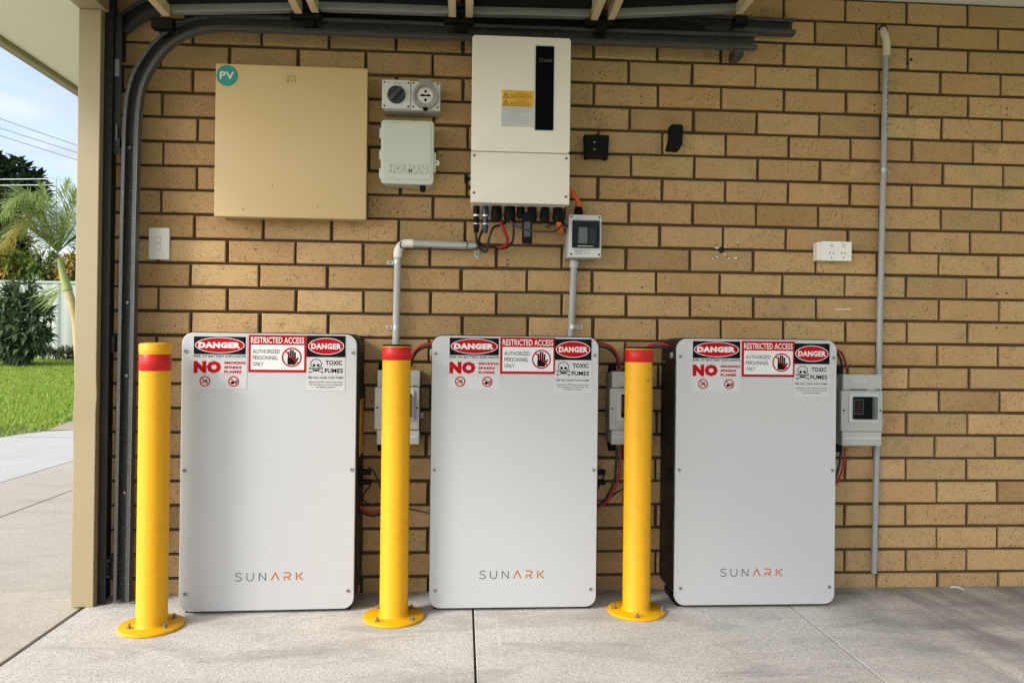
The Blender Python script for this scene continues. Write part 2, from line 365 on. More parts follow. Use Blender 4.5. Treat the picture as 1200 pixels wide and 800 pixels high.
def text_geo(s, bold, res=2, extr=0):
    k = (s, bold, extr)
    if k not in TXT:
        c = bpy.data.curves.new('t', 'FONT'); c.body = s; c.offset = bold; c.resolution_u = res; c.size = 1; c.extrude = extr
        c.space_character = 1+bold*1.6
        if extr: c.bevel_depth = .035; c.bevel_resolution = 0
        o = bpy.data.objects.new('t', c); COL.objects.link(o)
        dg = bpy.context.evaluated_depsgraph_get(); dg.update()
        me = bpy.data.meshes.new_from_object(o.evaluated_get(dg))
        vs = [tuple(v.co) for v in me.vertices]; fs = [tuple(p.vertices) for p in me.polygons]
        bpy.data.objects.remove(o); bpy.data.curves.remove(c); bpy.data.meshes.remove(me)
        x0 = min(v[0] for v in vs); x1 = max(v[0] for v in vs); y0 = min(v[1] for v in vs); y1 = max(v[1] for v in vs)
        TXT[k] = ([((x-x0)/(x1-x0), (y-y0)/(y1-y0), z) for x, y, z in vs], fs)
    return TXT[k]
def put_text(mb, s, x0, x1, z0, z1, y, bold=0., extr=0, depth=0.):
    vs, fs = text_geo(s, bold, 2, extr)
    mb.add([(x0+a*(x1-x0), y-(b2/extr*depth if extr else 0), z0+b*(z1-z0)) for a, b, b2 in vs], fs); return mb

# ------------------------------------------------------------------ the setting
F = -0.055                       # floor level (z = 0 is the first bed joint)
floor = MB().box(-.19, 5.2, -5.2, .02, F-.12, F-.012).build('garage_floor', JOINT); setp(floor, kind='structure')
def slab(mb_parent, x0, x1, y0, y1, ztop, mat, th=.06, bv=.0015):
    return MB().box(x0, x1, y0, y1, ztop-th, ztop).build('slab', mat, mb_parent, bevel=bv, seg=1)
XJ = [-.172, 1.126, 2.226, 3.75, 5.2]
for i in range(4):
    g0 = .0032 if i else 0; a = XJ[i]+(.0038 if i == 2 else g0); b = XJ[i+1]-(.0038 if i == 1 else .0034)
    slab(floor, a, b, -2.6, -.002, F, SLAB); slab(floor, a, b, -5.2, -2.609, F, SLAB)
drive = MB().box(-9, -.185, -7, 7.5, F-.2, F-.016).build('driveway', JOINT); setp(drive, kind='structure')
DX = [-8, -5.6, -3.12, -1.80, -1.24, -.186]; DY = [-7, -4.9, -2.9, -1.0, -.045, .93, 3.0]
for i in range(len(DX)-1):
    for j in range(len(DY)-1):
        if i < 2 and j > 4: continue
        slab(drive, DX[i]+.005, DX[i+1]-.005, DY[j]+.004, DY[j+1]-.004, F-.004, DRIVE if i > 2 else PATHC)
slab(drive, -3.12, -1.805, 3.004, 4.45, F-.004, PATHC)
MB().add([(-3.12, 4.46, F-.004), (-1.805, 4.46, F-.004), (-1.805, 5.02, F-.004), (-2.75, 5.02, F-.004), (-2.98, 4.92, F-.004), (-3.09, 4.72, F-.004)], [(0, 1, 2, 3, 4, 5)]).build('slab', PATHC, drive, smooth=False)
slab(drive, -1.795, -.186, 3.004, 5.02, F-.004, DRIVE)
MB().add([(-3.03, 5.03, F-.005), (-.2, 5.03, F-.005), (-.2, 7.6, F-.005), (-3.75, 7.6, F-.005)], [(0, 1, 2, 3)]).build('slab', BROWNC, drive, smooth=False)
def gz(y): return F-.03+max(0, y-5.0)*.046
lw = MB(); ys = [-30, -8, 0, 3, 5, 8, 12, 16, 24, 60, 200]
for k in range(len(ys)-1):
    lw.add([(-150, ys[k], gz(min(ys[k], 24))-.012), (150, ys[k], gz(min(ys[k], 24))-.012), (150, ys[k+1], gz(min(ys[k+1], 24))-.012), (-150, ys[k+1], gz(min(ys[k+1], 24))-.012)], [(0, 1, 2, 3)])
lo = lw.build('lawn', LAWN, smooth=False); setp(lo, kind='structure')
gr = MB(); GRASS = leaf_mat('grass_blades', (.23, .34, .035), (.44, .56, .10), .5, .5)
def on_path(x, y): return (x > -3.12 and y < 4.5) or (x > -2.98 and y < 5.05) or (y >= 5.03 and x > -3.03-(y-5.03)*.28 and y < 7.6)
n = 0
while n < 80000:
    y = 2.0+13.4*rnd.random(); x = -1.6-.47*y+rnd.uniform(-1, 1)*(1.6+.16*y)
    if on_path(x, y) or (x > -5.55 and y < 3.05): continue
    z = gz(y)-.012; a = rnd.random()*6.28; h = .022+.035*rnd.random()+.0015*y; wd = .006+.0009*y; lx, ly = rnd.gauss(0, .025), rnd.gauss(0, .025)
    gr.v += [(x-wd*math.cos(a), y-wd*math.sin(a), z), (x+wd*math.cos(a), y+wd*math.sin(a), z), (x+lx, y+ly, z+h)]
    k = len(gr.v); gr.f.append((k-3, k-2, k-1)); n += 1
go = gr.build('grass', GRASS, smooth=False, fix=False); setp(go, 'bright green mown lawn grass beyond the concrete path', 'grass', kind='stuff')
# roof, ceiling, eave of the garage; unseen near end shortened for sky light
ce = MB().box(-.125, 5.2, -2.35, .3, 2.158, 2.17).build('ceiling', CEIL); setp(ce, kind='structure')
rf = MB().box(-.86, 5.4, -2.4, 1.9, 2.19, 2.26).build('roof', CREAM2); setp(rf, kind='structure')
ev = MB().box(-.79, -.222, -2.35, 1.75, 2.062, 2.075).build('eave', CREAM2); setp(ev, kind='structure')
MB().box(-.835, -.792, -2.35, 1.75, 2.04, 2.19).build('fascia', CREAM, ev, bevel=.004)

# ------------------------------------------------------------------ brick wall
BP, BH = .24, .086
wall = thing('brick_wall', 'sandy tan brick garage wall with dark recessed mortar joints', 'wall', (2.4, 0, F))
MB().box(-.2, 5.2, .011, .11, F-.05, 2.158).build('mortar', MORTAR, wall)
offs = {24: -15, 23: -12, 22: -11, 21: 0, 20: -9, 19: 7, 18: 11, 17: 13, 16: 10, 15: 8, 14: 4, 13: -1, 12: -8, 11: 2, 10: -2, 9: -1, 8: 5, 7: 6, 6: -1, 5: -8, 4: -2, 3: 1, 2: 0, 1: 2, 0: 1, -1: 7}
def brick_geo(wd, seed, ht=.0755):
    q = random.Random(seed); hx, hz, b = wd/2, ht/2, .0028
    j = lambda s: q.uniform(-s, s)
    mb = MB(); e = [j(.0011) for _ in range(8)]
    fr = [(-hx+b+e[0], -hz+b+e[1]), (hx-b+e[2], -hz+b+e[3]), (hx-b+e[4], hz-b+e[5]), (-hx+b+e[6], hz-b+e[7])]
    md = [(-hx+e[0], -hz+e[1]), (hx+e[2], -hz+e[3]), (hx+e[4], hz+e[5]), (-hx+e[6], hz+e[7])]
    vs = [(x, 0, z) for x, z in fr]+[(x, b*.8, z) for x, z in md]+[(x, .06, z) for x, z in md]
    fs = [(0, 1, 2, 3)]+[(k+4, (k+1) % 4+4, (k+1) % 4, k) for k in range(4)]+[(k+8, (k+1) % 4+8, (k+1) % 4+4, k+4) for k in range(4)]
    mb.add(vs, fs); return mb
BV = [brick_geo(.229, s) for s in range(9)]
BM = [b.mesh('brick', BRICK, smooth=False, fix=False) for b in BV]
hide = [(252, 73, 431, 258), (555, 41, 668, 240), (222, 395, 408, 690), (517, 398, 690, 690), (780, 400, 970, 690), (447, 141, 508, 216), (450, 95, 516, 132), (85, 0, 118, 710), (0, -90, 900, 30), (448, 408, 480, 690), (730, 410, 762, 690), (168, 405, 200, 690), (990, 440, 1034, 522)]
cand = []
for r in range(-1, 26):
    o = offs.get(r, 0)/1000; half = .5 if r % 2 == 0 else 0
    for c in range(-2, 23):
        x0 = (c+half)*BP+o; x1 = x0+BP
        a, b = x0+.0055, x1-.0055
        if a < -.195: a = -.195
        if b > 5.2: b = 5.2
        if b-a < .03: continue
        zc = (r+.5)*BH+max(0, r-18)*.0008
        # how much of it the photo shows
        vis = 0
        for i in range(5):
            for j in range(3):
                X = a+(b-a)*(i+.5)/5; Z = zc+(j-1)*.026
                if Z < F or Z > 2.158: continue
                d = Vector((X, 0, Z))-Vector(CAM); px = 600+FPX*d.dot(RT)/d.dot(FW); py = 400-FPX*d.dot(UP)/d.dot(FW)
                if 0 < px < 1200 and 0 < py < 800 and not any(h[0] < px < h[2] and h[1] < py < h[3] for h in hide): vis += b-a
        cand.append((vis, rnd.random(), r, a, b, zc))
cand.sort(reverse=True)
rest = MB()
for k, (vis, _, r, a, b, zc) in enumerate(cand):
    full = abs(b-a-.229) < .004; xc = (a+b)/2+rnd.uniform(-.0014, .0014); yo = rnd.uniform(-.0012, .0012); z = zc+rnd.uniform(-.0008, .0008)
    if r == 25: continue
    i = rnd.randrange(9)
    if k < 300 and vis > 0:
        o = link('brick', BM[i] if full else brick_geo(b-a, k).mesh('brick', BRICK, smooth=False, fix=False), wall)
        o.location = Vector((xc, yo, z))-ORIG[wall]; o.rotation_euler = (0, rnd.uniform(-.003, .003), 0)
        if full and rnd.random() < .5: o.rotation_euler[1] += math.pi
    else:
        gsrc = BV[i] if full else brick_geo(b-a, k)
        rest.add([(x+xc, y+yo, zz+z) for x, y, zz in gsrc.v], gsrc.f)
ro = rest.build('brick_courses', BRICK, wall, smooth=False, fix=False); ro['kind'] = 'stuff'
HOLE = M('hole_dark', (.012, .008, .005), .95, var=0)
for px, py, rr in [(751.5, 113, 3), (751.5, 121, 2.6), (698, 139, 3), (752.5, 336.5, 3.2), (752, 378, 3.2), (1025, 123, 3.2), (1025, 130.5, 2.8), (1068.5, 126, 3), (1180, 127, 3), (1180, 134.5, 2.6), (1068, 70, 5), (1064, 74, 3.5), (1168.5, 344, 3), (1180, 343.5, 3), (1168, 384, 3), (1179.5, 383.5, 3), (911, 117, 2.6), (911, 124.5, 2.6), (595, 305, 3.2), (595, 310, 2.8), (839.5, 287, 2.6), (865, 287, 2.6), (839, 302.5, 2.8), (853, 301, 2.4), (865, 303, 2.8), (517, 182.5, 2.6)]:
    p = P(px, py, -.002); rr /= 1000
    pts = [(p.x+rr*rnd.uniform(.75, 1.2)*math.cos(k*.524), p.z+rr*rnd.uniform(.75, 1.2)*math.sin(k*.524)) for k in range(12)]
    MB().prism(pts, -.0022, .004).build('drill_hole', HOLE, wall, smooth=False)
p = P(845.5, 293, -.002)
pts = [(p.x+.0105*rnd.uniform(.8, 1.25)*math.cos(k*.4488), p.z+.0105*rnd.uniform(.8, 1.25)*math.sin(k*.4488)) for k in range(14)]
MB().prism(pts, -.0024, .008).build('cable_hole', HOLE, wall, smooth=False)
CHIP = M('fresh_brick_chip', (.60, .50, .34), .9, var=.2, scale=60, bump=.4)
for dx, dz, rr in [(-.016, .008, 6), (-.02, -.028, 7), (.028, -.03, 5), (.056, -.028, 6), (.012, -.016, 5), (.014, .012, 4), (.06, .03, 4), (-.028, -.03, 5)]:
    pts = [(p.x+dx+rr/1000*rnd.uniform(.6, 1.3)*math.cos(k*.785)*1.3, p.z+dz+rr/1000*rnd.uniform(.5, 1.1)*math.sin(k*.785)) for k in range(8)]
    MB().prism(pts, -.0016, .003).build('chip', CHIP, wall, smooth=False)
p = P(987, 362, 0)
MB().prism([(p.x-.028, p.z-.003), (p.x+.03, p.z-.004), (p.x+.032, p.z+.004), (p.x+.006, p.z+.001), (p.x-.024, p.z+.003)], -.0022, .003).build('scrape', CHIP, wall, smooth=False)

# ------------------------------------------------------------------ door frame, tracks, door
fr = thing('door_frame', 'cream painted post and lintel at the garage opening on the left', 'door frame', (-.185, -.08, F))
po = MB(); zs = [F, .2, .46, .52, .56, .60, .66, .72, .9, 1.3, 1.952]; vs = []
for z in zs:
    d = {.56: .0035, .52: .001, .60: .0012, .66: -.002}.get(z, 0)
    vs += [(-.219-d, -.125, z), (-.1465-d*.8, -.125+abs(d)*1.6, z), (-.1465, -.03, z), (-.219, -.03, z)]
po.add(vs, [(4*i+k, 4*i+(k+1) % 4, 4*i+4+(k+1) % 4, 4*i+4+k) for i in range(len(zs)-1) for k in range(4)]+[(3, 2, 1, 0), tuple(4*(len(zs)-1)+k for k in range(4))])
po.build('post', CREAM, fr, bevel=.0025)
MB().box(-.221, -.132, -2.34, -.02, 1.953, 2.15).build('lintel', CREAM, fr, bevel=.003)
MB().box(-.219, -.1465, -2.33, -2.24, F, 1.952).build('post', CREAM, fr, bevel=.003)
an = thing('slotted_angle', 'dark slotted steel angle beside the cream door post', 'steel angle', (-.13, -.05, F))
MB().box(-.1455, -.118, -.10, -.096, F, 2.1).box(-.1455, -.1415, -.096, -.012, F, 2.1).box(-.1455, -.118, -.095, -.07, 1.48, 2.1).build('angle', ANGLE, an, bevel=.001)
for k in range(14):
    z = 2.06-k*.042
    MB().box(-.128, -.121, -.1012, -.0998, z-.011, z+.011).build('slot', BLACKM, an)
MB().box(-.117, -.093, -.09, -.086, 1.475, 1.95).build('gusset', ANGLE, an, bevel=.001)
MB().box(-.116, -.099, -.092, -.087, 1.74, 1.80).build('tab', GALVL, an, bevel=.001)
MB().box(-.106, -.102, -.098, -.094, 1.52, 1.575).build('tab', GALVL, an, bevel=.001)
# lower fixing bracket with roller
MB().box(-.135, -.100, -.085, -.07, .03, .10).box(-.132, -.105, -.10, -.086, .035, .043).box(-.132, -.105, -.10, -.086, .088, .096).build('roller_bracket', ANGLE, an, bevel=.002)
MB().cyl((-.118, -.088, .048), (-.118, -.088, .084), .009).build('roller', BLACKM, an)
MB().box(-.140, -.105, -.088, -.06, .80, .855).build('fixing_plate', ANGLE, an, bevel=.002)

def cprof(h, y0, d, t=.003, lip=.012):
    return [(-h, y0), (h, y0), (h, y0-d), (h-lip, y0-d), (h-lip, y0-d+t), (h-t, y0-d+t), (h-t, y0-t), (-h+t, y0-t), (-h+t, y0-d+t), (-h+lip, y0-d+t), (-h+lip, y0-d), (-h, y0-d)]
tr = thing('door_track', 'dark galvanised garage door track curving from the floor to overhead', 'door track', (-.06, -.08, F))
path = [(-.0675, F+.008), (-.064, .69), (-.062, 1.2), (-.058, 1.56), (-.0555, 1.62), (-.050, 1.67), (-.041, 1.715), (-.026, 1.755), (-.003, 1.797), (.024, 1.836), (.054, 1.868), (.088, 1.894), (.125, 1.914), (.165, 1.928), (.21, 1.937), (.27, 1.940), (.36, 1.9395), (1.2, 1.939), (2.125, 1.943)]
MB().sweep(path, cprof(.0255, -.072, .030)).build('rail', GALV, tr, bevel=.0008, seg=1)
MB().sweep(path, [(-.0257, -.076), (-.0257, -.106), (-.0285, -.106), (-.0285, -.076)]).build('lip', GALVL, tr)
for z in (.32, .72, .97, 1.5):
    MB().cyl((-.067, -.074, z), (-.067, -.084, z), .006, n=6).build('bolt', BOLT, tr)
MB().box(-.10, -.092, -.10, -.03, 1.5, 1.53).build('stay', ANGLE, tr, bevel=.001)
MB().box(2.045, 2.078, -.095, -.03, 1.886, 1.916).build('hanger', GALV, tr, bevel=.001)
tu = thing('upper_door_track', 'short dark upper track running above the curved door track', 'door track', (-.09, -.03, 1.85))
pu = [(-.145, 1.915), (-.105, 1.952), (-.055, 1.99), (.005, 2.02), (.07, 2.034), (.16, 2.036), (.6, 2.034), (2.29, 2.024)]
MB().box(.10, 1.95, -.056, -.048, 1.93, 2.012).build('angle_bar', ANGLE, tu, bevel=.001)
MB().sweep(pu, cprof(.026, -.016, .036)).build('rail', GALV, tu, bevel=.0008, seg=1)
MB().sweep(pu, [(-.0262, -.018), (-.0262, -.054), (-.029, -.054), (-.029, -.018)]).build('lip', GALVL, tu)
MB().box(-.14, -.105, -.06, -.03, 1.81, 1.93).build('end_bracket', ANGLE, tu, bevel=.001)
gd = thing('garage_door', 'open sectional garage door with cream stiles lying overhead', 'garage door', (1.0, -1.5, 1.97))
secs = [(.060, .523, 1.930, 1.957), (.553, 1.045, 1.962, 1.965), (1.077, 1.538, 1.966, 1.974), (1.572, 2.055, 1.977, 2.018)]
YE = -2.2
def tilt(o, x0, x1, z0, z1): return o
for i, (x0, x1, z0, z1) in enumerate(secs):
    s = (z1-z0)/(x1-x0); zz = lambda x: z0+(x-x0)*s
    def slope_box(xa, xb, ya, yb, da, db):
        return MB().add([(xa, ya, zz(xa)+da), (xb, ya, zz(xb)+da), (xb, yb, zz(xb)+da), (xa, yb, zz(xa)+da), (xa, ya, zz(xa)+db), (xb, ya, zz(xb)+db), (xb, yb, zz(xb)+db), (xa, yb, zz(xa)+db)],
                        [(0, 3, 2, 1), (4, 5, 6, 7), (0, 1, 5, 4), (1, 2, 6, 5), (2, 3, 7, 6), (3, 0, 4, 7)])
    secn = slope_box(x0, x1, YE, -.125, .058, .07).build('section', DOORSKIN, gd)
    for xa in ((x0, x1-.026) if i else (x0+.0, x1-.026)):
        slope_box(xa, xa+.026, YE, -.142, 0, .055).build('stile', STILE, secn, bevel=.002)
    slope_box(x0+.026, x1-.026, -.142, -.112, .014, .042).build('end_rail', DOORRAIL, secn, bevel=.003)
    slope_box(x0+.026, x1-.026, -.175, -.15, .036, .0575).build('black_strip', BLACKM, secn)  # plain black bar filling the gap between end rail and skin
    slope_box(x0+.05, x1-.05, -1.55, -1.50, .01, .055).build('cross_rail', DOORRAIL, secn)
for k, (x, z) in enumerate([(.538, 1.955), (1.061, 1.96), (1.555, 1.97)]):
    MB().box(x-.06, x+.045, -.138, -.104, z-.008, z+.006).box(x-.018, x+.018, -.125, -.10, z-.03, z+.03).cyl((x, -.13, z-.022), (x, -.08, z-.022), .006).cyl((x, -.10, z-.022), (x, -.085, z-.022), .019).build('hinge', BLACKM, gd, bevel=.001)
MB().box(2.03, 2.075, -.14, -.10, 1.985, 2.015).cyl((2.05, -.13, 2.0), (2.05, -.03, 2.005), .006).build('hinge', BLACKM, gd, bevel=.001)
MB().box(.02, .09, -.135, -.10, 1.895, 1.93).cyl((.05, -.13, 1.905), (.05, -.07, 1.905), .006).cyl((.05, -.10, 1.9), (.05, -.085, 1.9), .019).build('hinge', BLACKM, gd, bevel=.001)

# ------------------------------------------------------------------ wall boxes
def screw(mb, x, y, z, r=.004):
    return mb.cyl((x, y+.002, z), (x, y-.0012, z), r, r*.8, n=12)
cab = thing('meter_cabinet', 'large beige metal switchboard cabinet with round green PV sticker', 'cabinet', (.48, -.01, 1.27))
MB().box(.228, .732, -.082, -.002, 1.276, 1.790).build('case', CAB, cab, bevel=.003)
MB().box(.221, .739, -.092, -.080, 1.270, 1.797).build('door', CAB, cab, bevel=.004, seg=3)
c = P(266, 88.5, -.094); st = MB().prism(ell(c.x, c.z, .0365), -.0928, -.0915).build('sticker', TEAL, cab)
put_text(MB(), 'PV', c.x-.0245, c.x+.0245, c.z-.0125, c.z+.0135, -.0934, .022).build('lettering', WLET, st, smooth=False)
c = P(341, 92, -.094)
put_text(MB(), 'PR', c.x-.016, c.x+.016, c.z-.0125, c.z+.0125, -.0915, .01, .1, .004).build('embossed_letters', CAB, cab, smooth=False)
for px, py in ((319, 218), (372.5, 242), (285, 245)):
    q = P(px, py, -.093); MB().prism(ell(q.x, q.z, .0022, .0035, 8), -.0927, -.0915).build('scratch', BRPR, cab, smooth=False)

sw = thing('switched_outlet', 'weatherproof grey rotary switch and round industrial socket pair beside cabinet', 'outlet', (.89, -.01, 1.65))
x0, x1, z0, z1 = .788, .992, 1.657, 1.764; xm = .889
MB().box(x0+.004, x1-.002, -.074, -.002, z0+.002, z1-.004).build('base', GREYP, sw, bevel=.006, seg=3)
pa = MB().box(x0, xm-.001, -.084, -.072, z0+.006, z1).build('switch_plate', GREYP2, sw, bevel=.003)
pb = MB().box(xm+.001, x1, -.084, -.072, z0+.003, z1-.003).build('socket_plate', GREYP2, sw, bevel=.003)
dk = M('dial_black', (.02, .02, .02), .4, var=.1)
c = ((x0+xm)/2, (z0+z1)/2)
MB().cyl((c[0], -.083, c[1]), (c[0], -.094, c[1]), .032, .030, n=32).build('dial', dk, pa, bevel=.002)
h = MB().box(-.006, .006, -.108, -.093, -.029, .029); a_ = R(-42)
h.v = [(c[0]+x*math.cos(a_)-z*math.sin(a_), y, c[1]+x*math.sin(a_)+z*math.cos(a_)) for x, y, z in h.v]
h.build('handle', M('dial_grey', (.05, .05, .05), .4, var=.1), pa, bevel=.003)
for dx in (-.028, -.005, .012, .03): MB().prism(ell(c[0]+dx, z1-.012, .005, .0035, 10), -.0846, -.0835).build('mark', LINEG, pa, smooth=False)
c = ((x1+xm)/2, (z0+z1)/2-.002)
ri = MB(); ri.add([(c[0]+r*math.cos(2*math.pi*k/36), y, c[1]+r*math.sin(2*math.pi*k/36)) for r, y in ((.046, -.083), (.045, -.096), (.036, -.096), (.035, -.086)) for k in range(36)],
                  [(i*36+k, i*36+(k+1) % 36, (i+1)*36+(k+1) % 36, (i+1)*36+k) for i in range(3) for k in range(36)])
ri.build('socket_ring', M('ring_grey', (.26, .25, .21), .45), pb)
MB().cyl((c[0], -.082, c[1]), (c[0], -.0875, c[1]), .0345, n=32).build('socket_well', GREYP, pb)
MB().cyl((c[0], -.086, c[1]), (c[0], -.092, c[1]), .027, n=28).build('socket_face', GREYP2, pb, bevel=.002)
for dx, dz, ww, hh in ((0, .015, .005, .005), (0, -.015, .004, .006), (-.009, .001, .010, .004), (.009, .001, .010, .004)):
    MB().prism(ell(c[0]+dx, c[1]+dz, ww, hh, 14), -.0926, -.0915).build('pin_hole', BLACK, pb, smooth=False)
MB().box(c[0]-.022, c[0]+.022, -.099, -.083, c[1]+.042, z1+.002).build('flap_hinge', M('ring_grey', ()), pb, bevel=.003)
MB().box(c[0]-.008, c[0]+.008, -.100, -.083, c[1]-.052, c[1]-.042).build('flap_catch', BLKPL, pb, bevel=.002)
for pp, xa, xb in ((pa, x0, xm), (pb, xm, x1)):
    for xx in (xa+.009, xb-.009):
        for zz in (z0+.014, z1-.010): MB().cyl((xx, -.0835, zz), (xx, -.0845, zz), .0035, n=10).build('screw', BLACK, pp)

ho = thing('weatherproof_enclosure', 'pale grey-green plastic enclosure with HOLMAN moulded on its lid', 'enclosure', (.88, -.01, 1.395))
x0, x1, z0, z1 = .787, .972, 1.398, 1.622
MB().prism(rrect(x0+.004, x1-.004, z0+.003, z1-.003, .012), -.066, -.002).build('base', HOLM, ho, bevel=.002)
lid = MB().prism(rrect(x0, x1, z0, z1, .013), -.088, -.0665).build('lid', HOLM, ho, bevel=.005, seg=3)
MB().prism(rrect(x0+.010, x1-.010, z0+.016, z1-.010, .008), -.0905, -.087).build('raised_field', HOLM, lid, bevel=.0018)
put_text(MB(), 'HOLMAN', x0+.028, x1-.024, z0+.036, z0+.068, -.0905, .03, .1, .003).build('moulded_letters', HOLM, lid, smooth=False)
for zz in (1.435, 1.50, 1.575): MB().box(x0-.006, x0+.003, -.085, -.05, zz-.018, zz+.018).build('hinge', HOLM, ho, bevel=.003)
MB().box(x1-.002, x1+.007, -.08, -.05, 1.445, 1.515).build('latch', HOLM, ho, bevel=.002)
la = MB(); la.add([(x1+.010+r*math.cos(2*math.pi*k/18), y, 1.478+r*math.sin(2*math.pi*k/18)) for r, y in ((.009, -.07), (.009, -.078), (.004, -.078), (.004, -.07)) for k in range(18)],
       [(i*18+k, i*18+(k+1) % 18, (i+1)*18+(k+1) % 18, (i+1)*18+k) for i in range(3) for k in range(18)]); la.build('lock_eye', WHITEP, ho)
MB().cyl((.932, -.05, z0+.004), (.932, -.05, z0-.018), .010).build('gland', BLKPL, ho, bevel=.002)

# ------------------------------------------------------------------ inverter
iv = thing('inverter', 'tall white solar inverter with black display strip and yellow warning label', 'inverter', (1.27, -.02, 1.31))
x0, x1, z0, z1 = 1.101, 1.434, 1.315, 1.876; zs_ = 1.486
MB().box(x0+.02, x1-.02, -.05, -.002, z0+.12, z1-.1).build('mounting_plate', BLACKM, iv)
MB().box(x0+.003, x1-.003, -.19, -.045, z0+.004, z1-.002).build('housing', INVW, iv, bevel=.004)
cv = MB().prism(rrect(x0, x1, zs_+.001, z1, .012), -.222, -.186).build('upper_cover', INVW, iv, bevel=.004, seg=3)
lc = MB().prism(rrect(x0, x1, z0, zs_-.0012, .003), -.2215, -.186).build('lower_cover', INVW, iv, bevel=.002, seg=3)
for xx, zz in ((x0+.011, zs_-.014), (x1-.012, zs_-.016), (x0+.011, z0+.032), (x1-.012, z0+.026)):
    s_ = MB().cyl((xx, -.2205, zz), (xx, -.2235, zz), .0048, .004, n=14).build('screw', M('dull_screw', (.12, .11, .09), .45, .5), lc)
    MB().box(xx-.003, xx+.003, -.2242, -.2233, zz-.0008, zz+.0008)
a, b = P(628, 54, -.223), P(648, 153, -.223)
MB().prism(rrect(a.x-.004, b.x+.004, b.z-.003, a.z+.004, .006), -.2226, -.2205).build('display_frame', WHITEV, cv)
sr = MB().prism(rrect(a.x, b.x+.001, b.z, a.z, .004), -.2236, -.2215).build('display', SCREEN, iv)
lg = P(634, 70.5, -.224); LOGO = M('logo_grey', (.10, .10, .10), .5, var=0)
MB().ribbon(arc(lg.x, lg.z, .0058, 0, 350, 20), .0016, -.2241).build('logo_ring', LOGO, sr, smooth=False)
put_text(MB(), 'solis', lg.x+.009, lg.x+.038, lg.z-.006, lg.z+.006, -.2241, .0).build('lettering', LOGO, sr, smooth=False)
a, b = P(588.5, 105.5, -.2225), P(625.5, 126, -.2225); wl = MB().box(a.x, b.x, -.2227, -.2215, b.z, a.z).build('warning_label', YLAB, iv)
W_, H_ = b.x-a.x, a.z-b.z
tri = MB(); tx = MB()
for zc in (.66, .2):
    cx, cz = a.x+W_*.12, b.z+H_*zc; hs = H_*.17
    tri.ribbon([(cx-hs, cz-hs*.7), (cx+hs, cz-hs*.7), (cx, cz+hs*1.05)], H_*.045, -.2231, True)
    tri.ribbon([(cx, cz+hs*.45), (cx, cz-hs*.2)], H_*.05, -.2231); tri.ribbon([(cx, cz-hs*.36), (cx, cz-hs*.5)], H_*.05, -.2231)
    put_text(tx, 'WARNING', a.x+W_*.45, a.x+W_*.74, cz+hs*.72, cz+hs*1.2, -.2231, .02)
    for k in range(3):
        zr = cz+hs*(.35-.55*k); xx = a.x+W_*(.25+.03*rnd.random()); xe = a.x+W_*(.93-.05*rnd.random())
        while xx < xe:
            l = rnd.uniform(.004, .010); tx.ribbon([(xx, zr), (min(xx+l, xe), zr)], H_*.042, -.2231); xx += l+.0018
tri.build('hazard_symbols', BRPR, wl, smooth=False); tx.build('lettering', BRPR, wl, smooth=False)
a2, b2 = P(588, 126, -.2225), P(625.5, 149, -.2225); il = MB().box(a2.x, b2.x, -.2226, -.2215, b2.z, b.z-.0008).build('procedure_label', WHITEV, iv)
tx = MB(); W_, H_ = b2.x-a2.x, b.z-b2.z
for fz, fa, fb, hh in ((.9, .08, .93, .05), (.79, .1, .9, .026), (.74, .22, .8, .026), (.69, .4, .66, .026), (.61, .1, .55, .026), (.56, .22, .5, .026), (.48, .1, .62, .026), (.43, .22, .84, .026), (.31, .05, .86, .03), (.19, .35, .84, .02), (.09, .05, .34, .024)):
    xx = a2.x+W_*fa; xe = a2.x+W_*fb
    while xx < xe:
        l = rnd.uniform(.003, .009); tx.ribbon([(xx, b2.z+H_*fz), (min(xx+l, xe), b2.z+H_*fz)], H_*hh, -.2230); xx += l+.0016
tx.build('lettering', LINEG, il, smooth=False)
MB().ribbon([(a2.x, b2.z), (b2.x, b2.z), (b2.x, b.z), (a2.x, b.z)], .0008, -.2229, True).build('border', LINEG, il, smooth=False)
# glands under it
for px, r, l, py in ((582, .021, .055, 239), (597.5, .022, .055, 240), (610.5, .016, .035, 240), (623.5, .019, .055, 241), (638.5, .018, .055, 241), (654, .020, .052, 242)):
    q = P(px, py, -.13); l *= .72; gm = MB().cyl((q.x, -.13, z0+.006), (q.x, -.13, z0-.010-.3*l), r*.9, n=12)
    gm.cyl((q.x, -.13, z0-.012-.3*l), (q.x, -.13, z0-.016-l*.8), r*1.05, r*.8, n=12)
    gm.build('gland', BLKPL, iv, bevel=.0012)
BLUEB = M('connector_blue', (.012, .02, .06), .4, var=.2)
for px, mt in ((558.5, BLKPL), (569, BLUEB)):
    q = P(px, 239, -.13); cm = MB().cyl((q.x, -.13, z0+.004), (q.x, -.13, z0-.03), .011, .0115, n=14).cyl((q.x, -.13, z0-.03), (q.x, -.13, z0-.06), .0095, n=14).cyl((q.x, -.13, z0-.06), (q.x, -.13, z0-.088), .012, .008, n=14)
    o_ = cm.build('plug', mt, iv, bevel=.001)
    MB().cyl((q.x, -.13, z0-.026), (q.x, -.13, z0-.032), .0125, n=14).build('plug_band', ZINC, o_)
    MB().cyl((q.x, -.13, z0-.056), (q.x, -.13, z0-.060), .0108, n=14).build('plug_band', ZINC, o_)
q0 = P(618, 252, -.14); q1 = P(618, 285, -.14)
dg = MB().prism(rrect(q0.x-.017, q0.x+.017, q1.z, z0-.018, .009), -.152, -.116).build('wifi_stick', BLKPL, iv, bevel=.004)
MB().box(q0.x-.012, q0.x+.010, -.1535, -.150, q1.z+.02, z0-.05).build('stick_panel', M('stick_grey', (.03, .03, .03), .25), dg, bevel=.001)
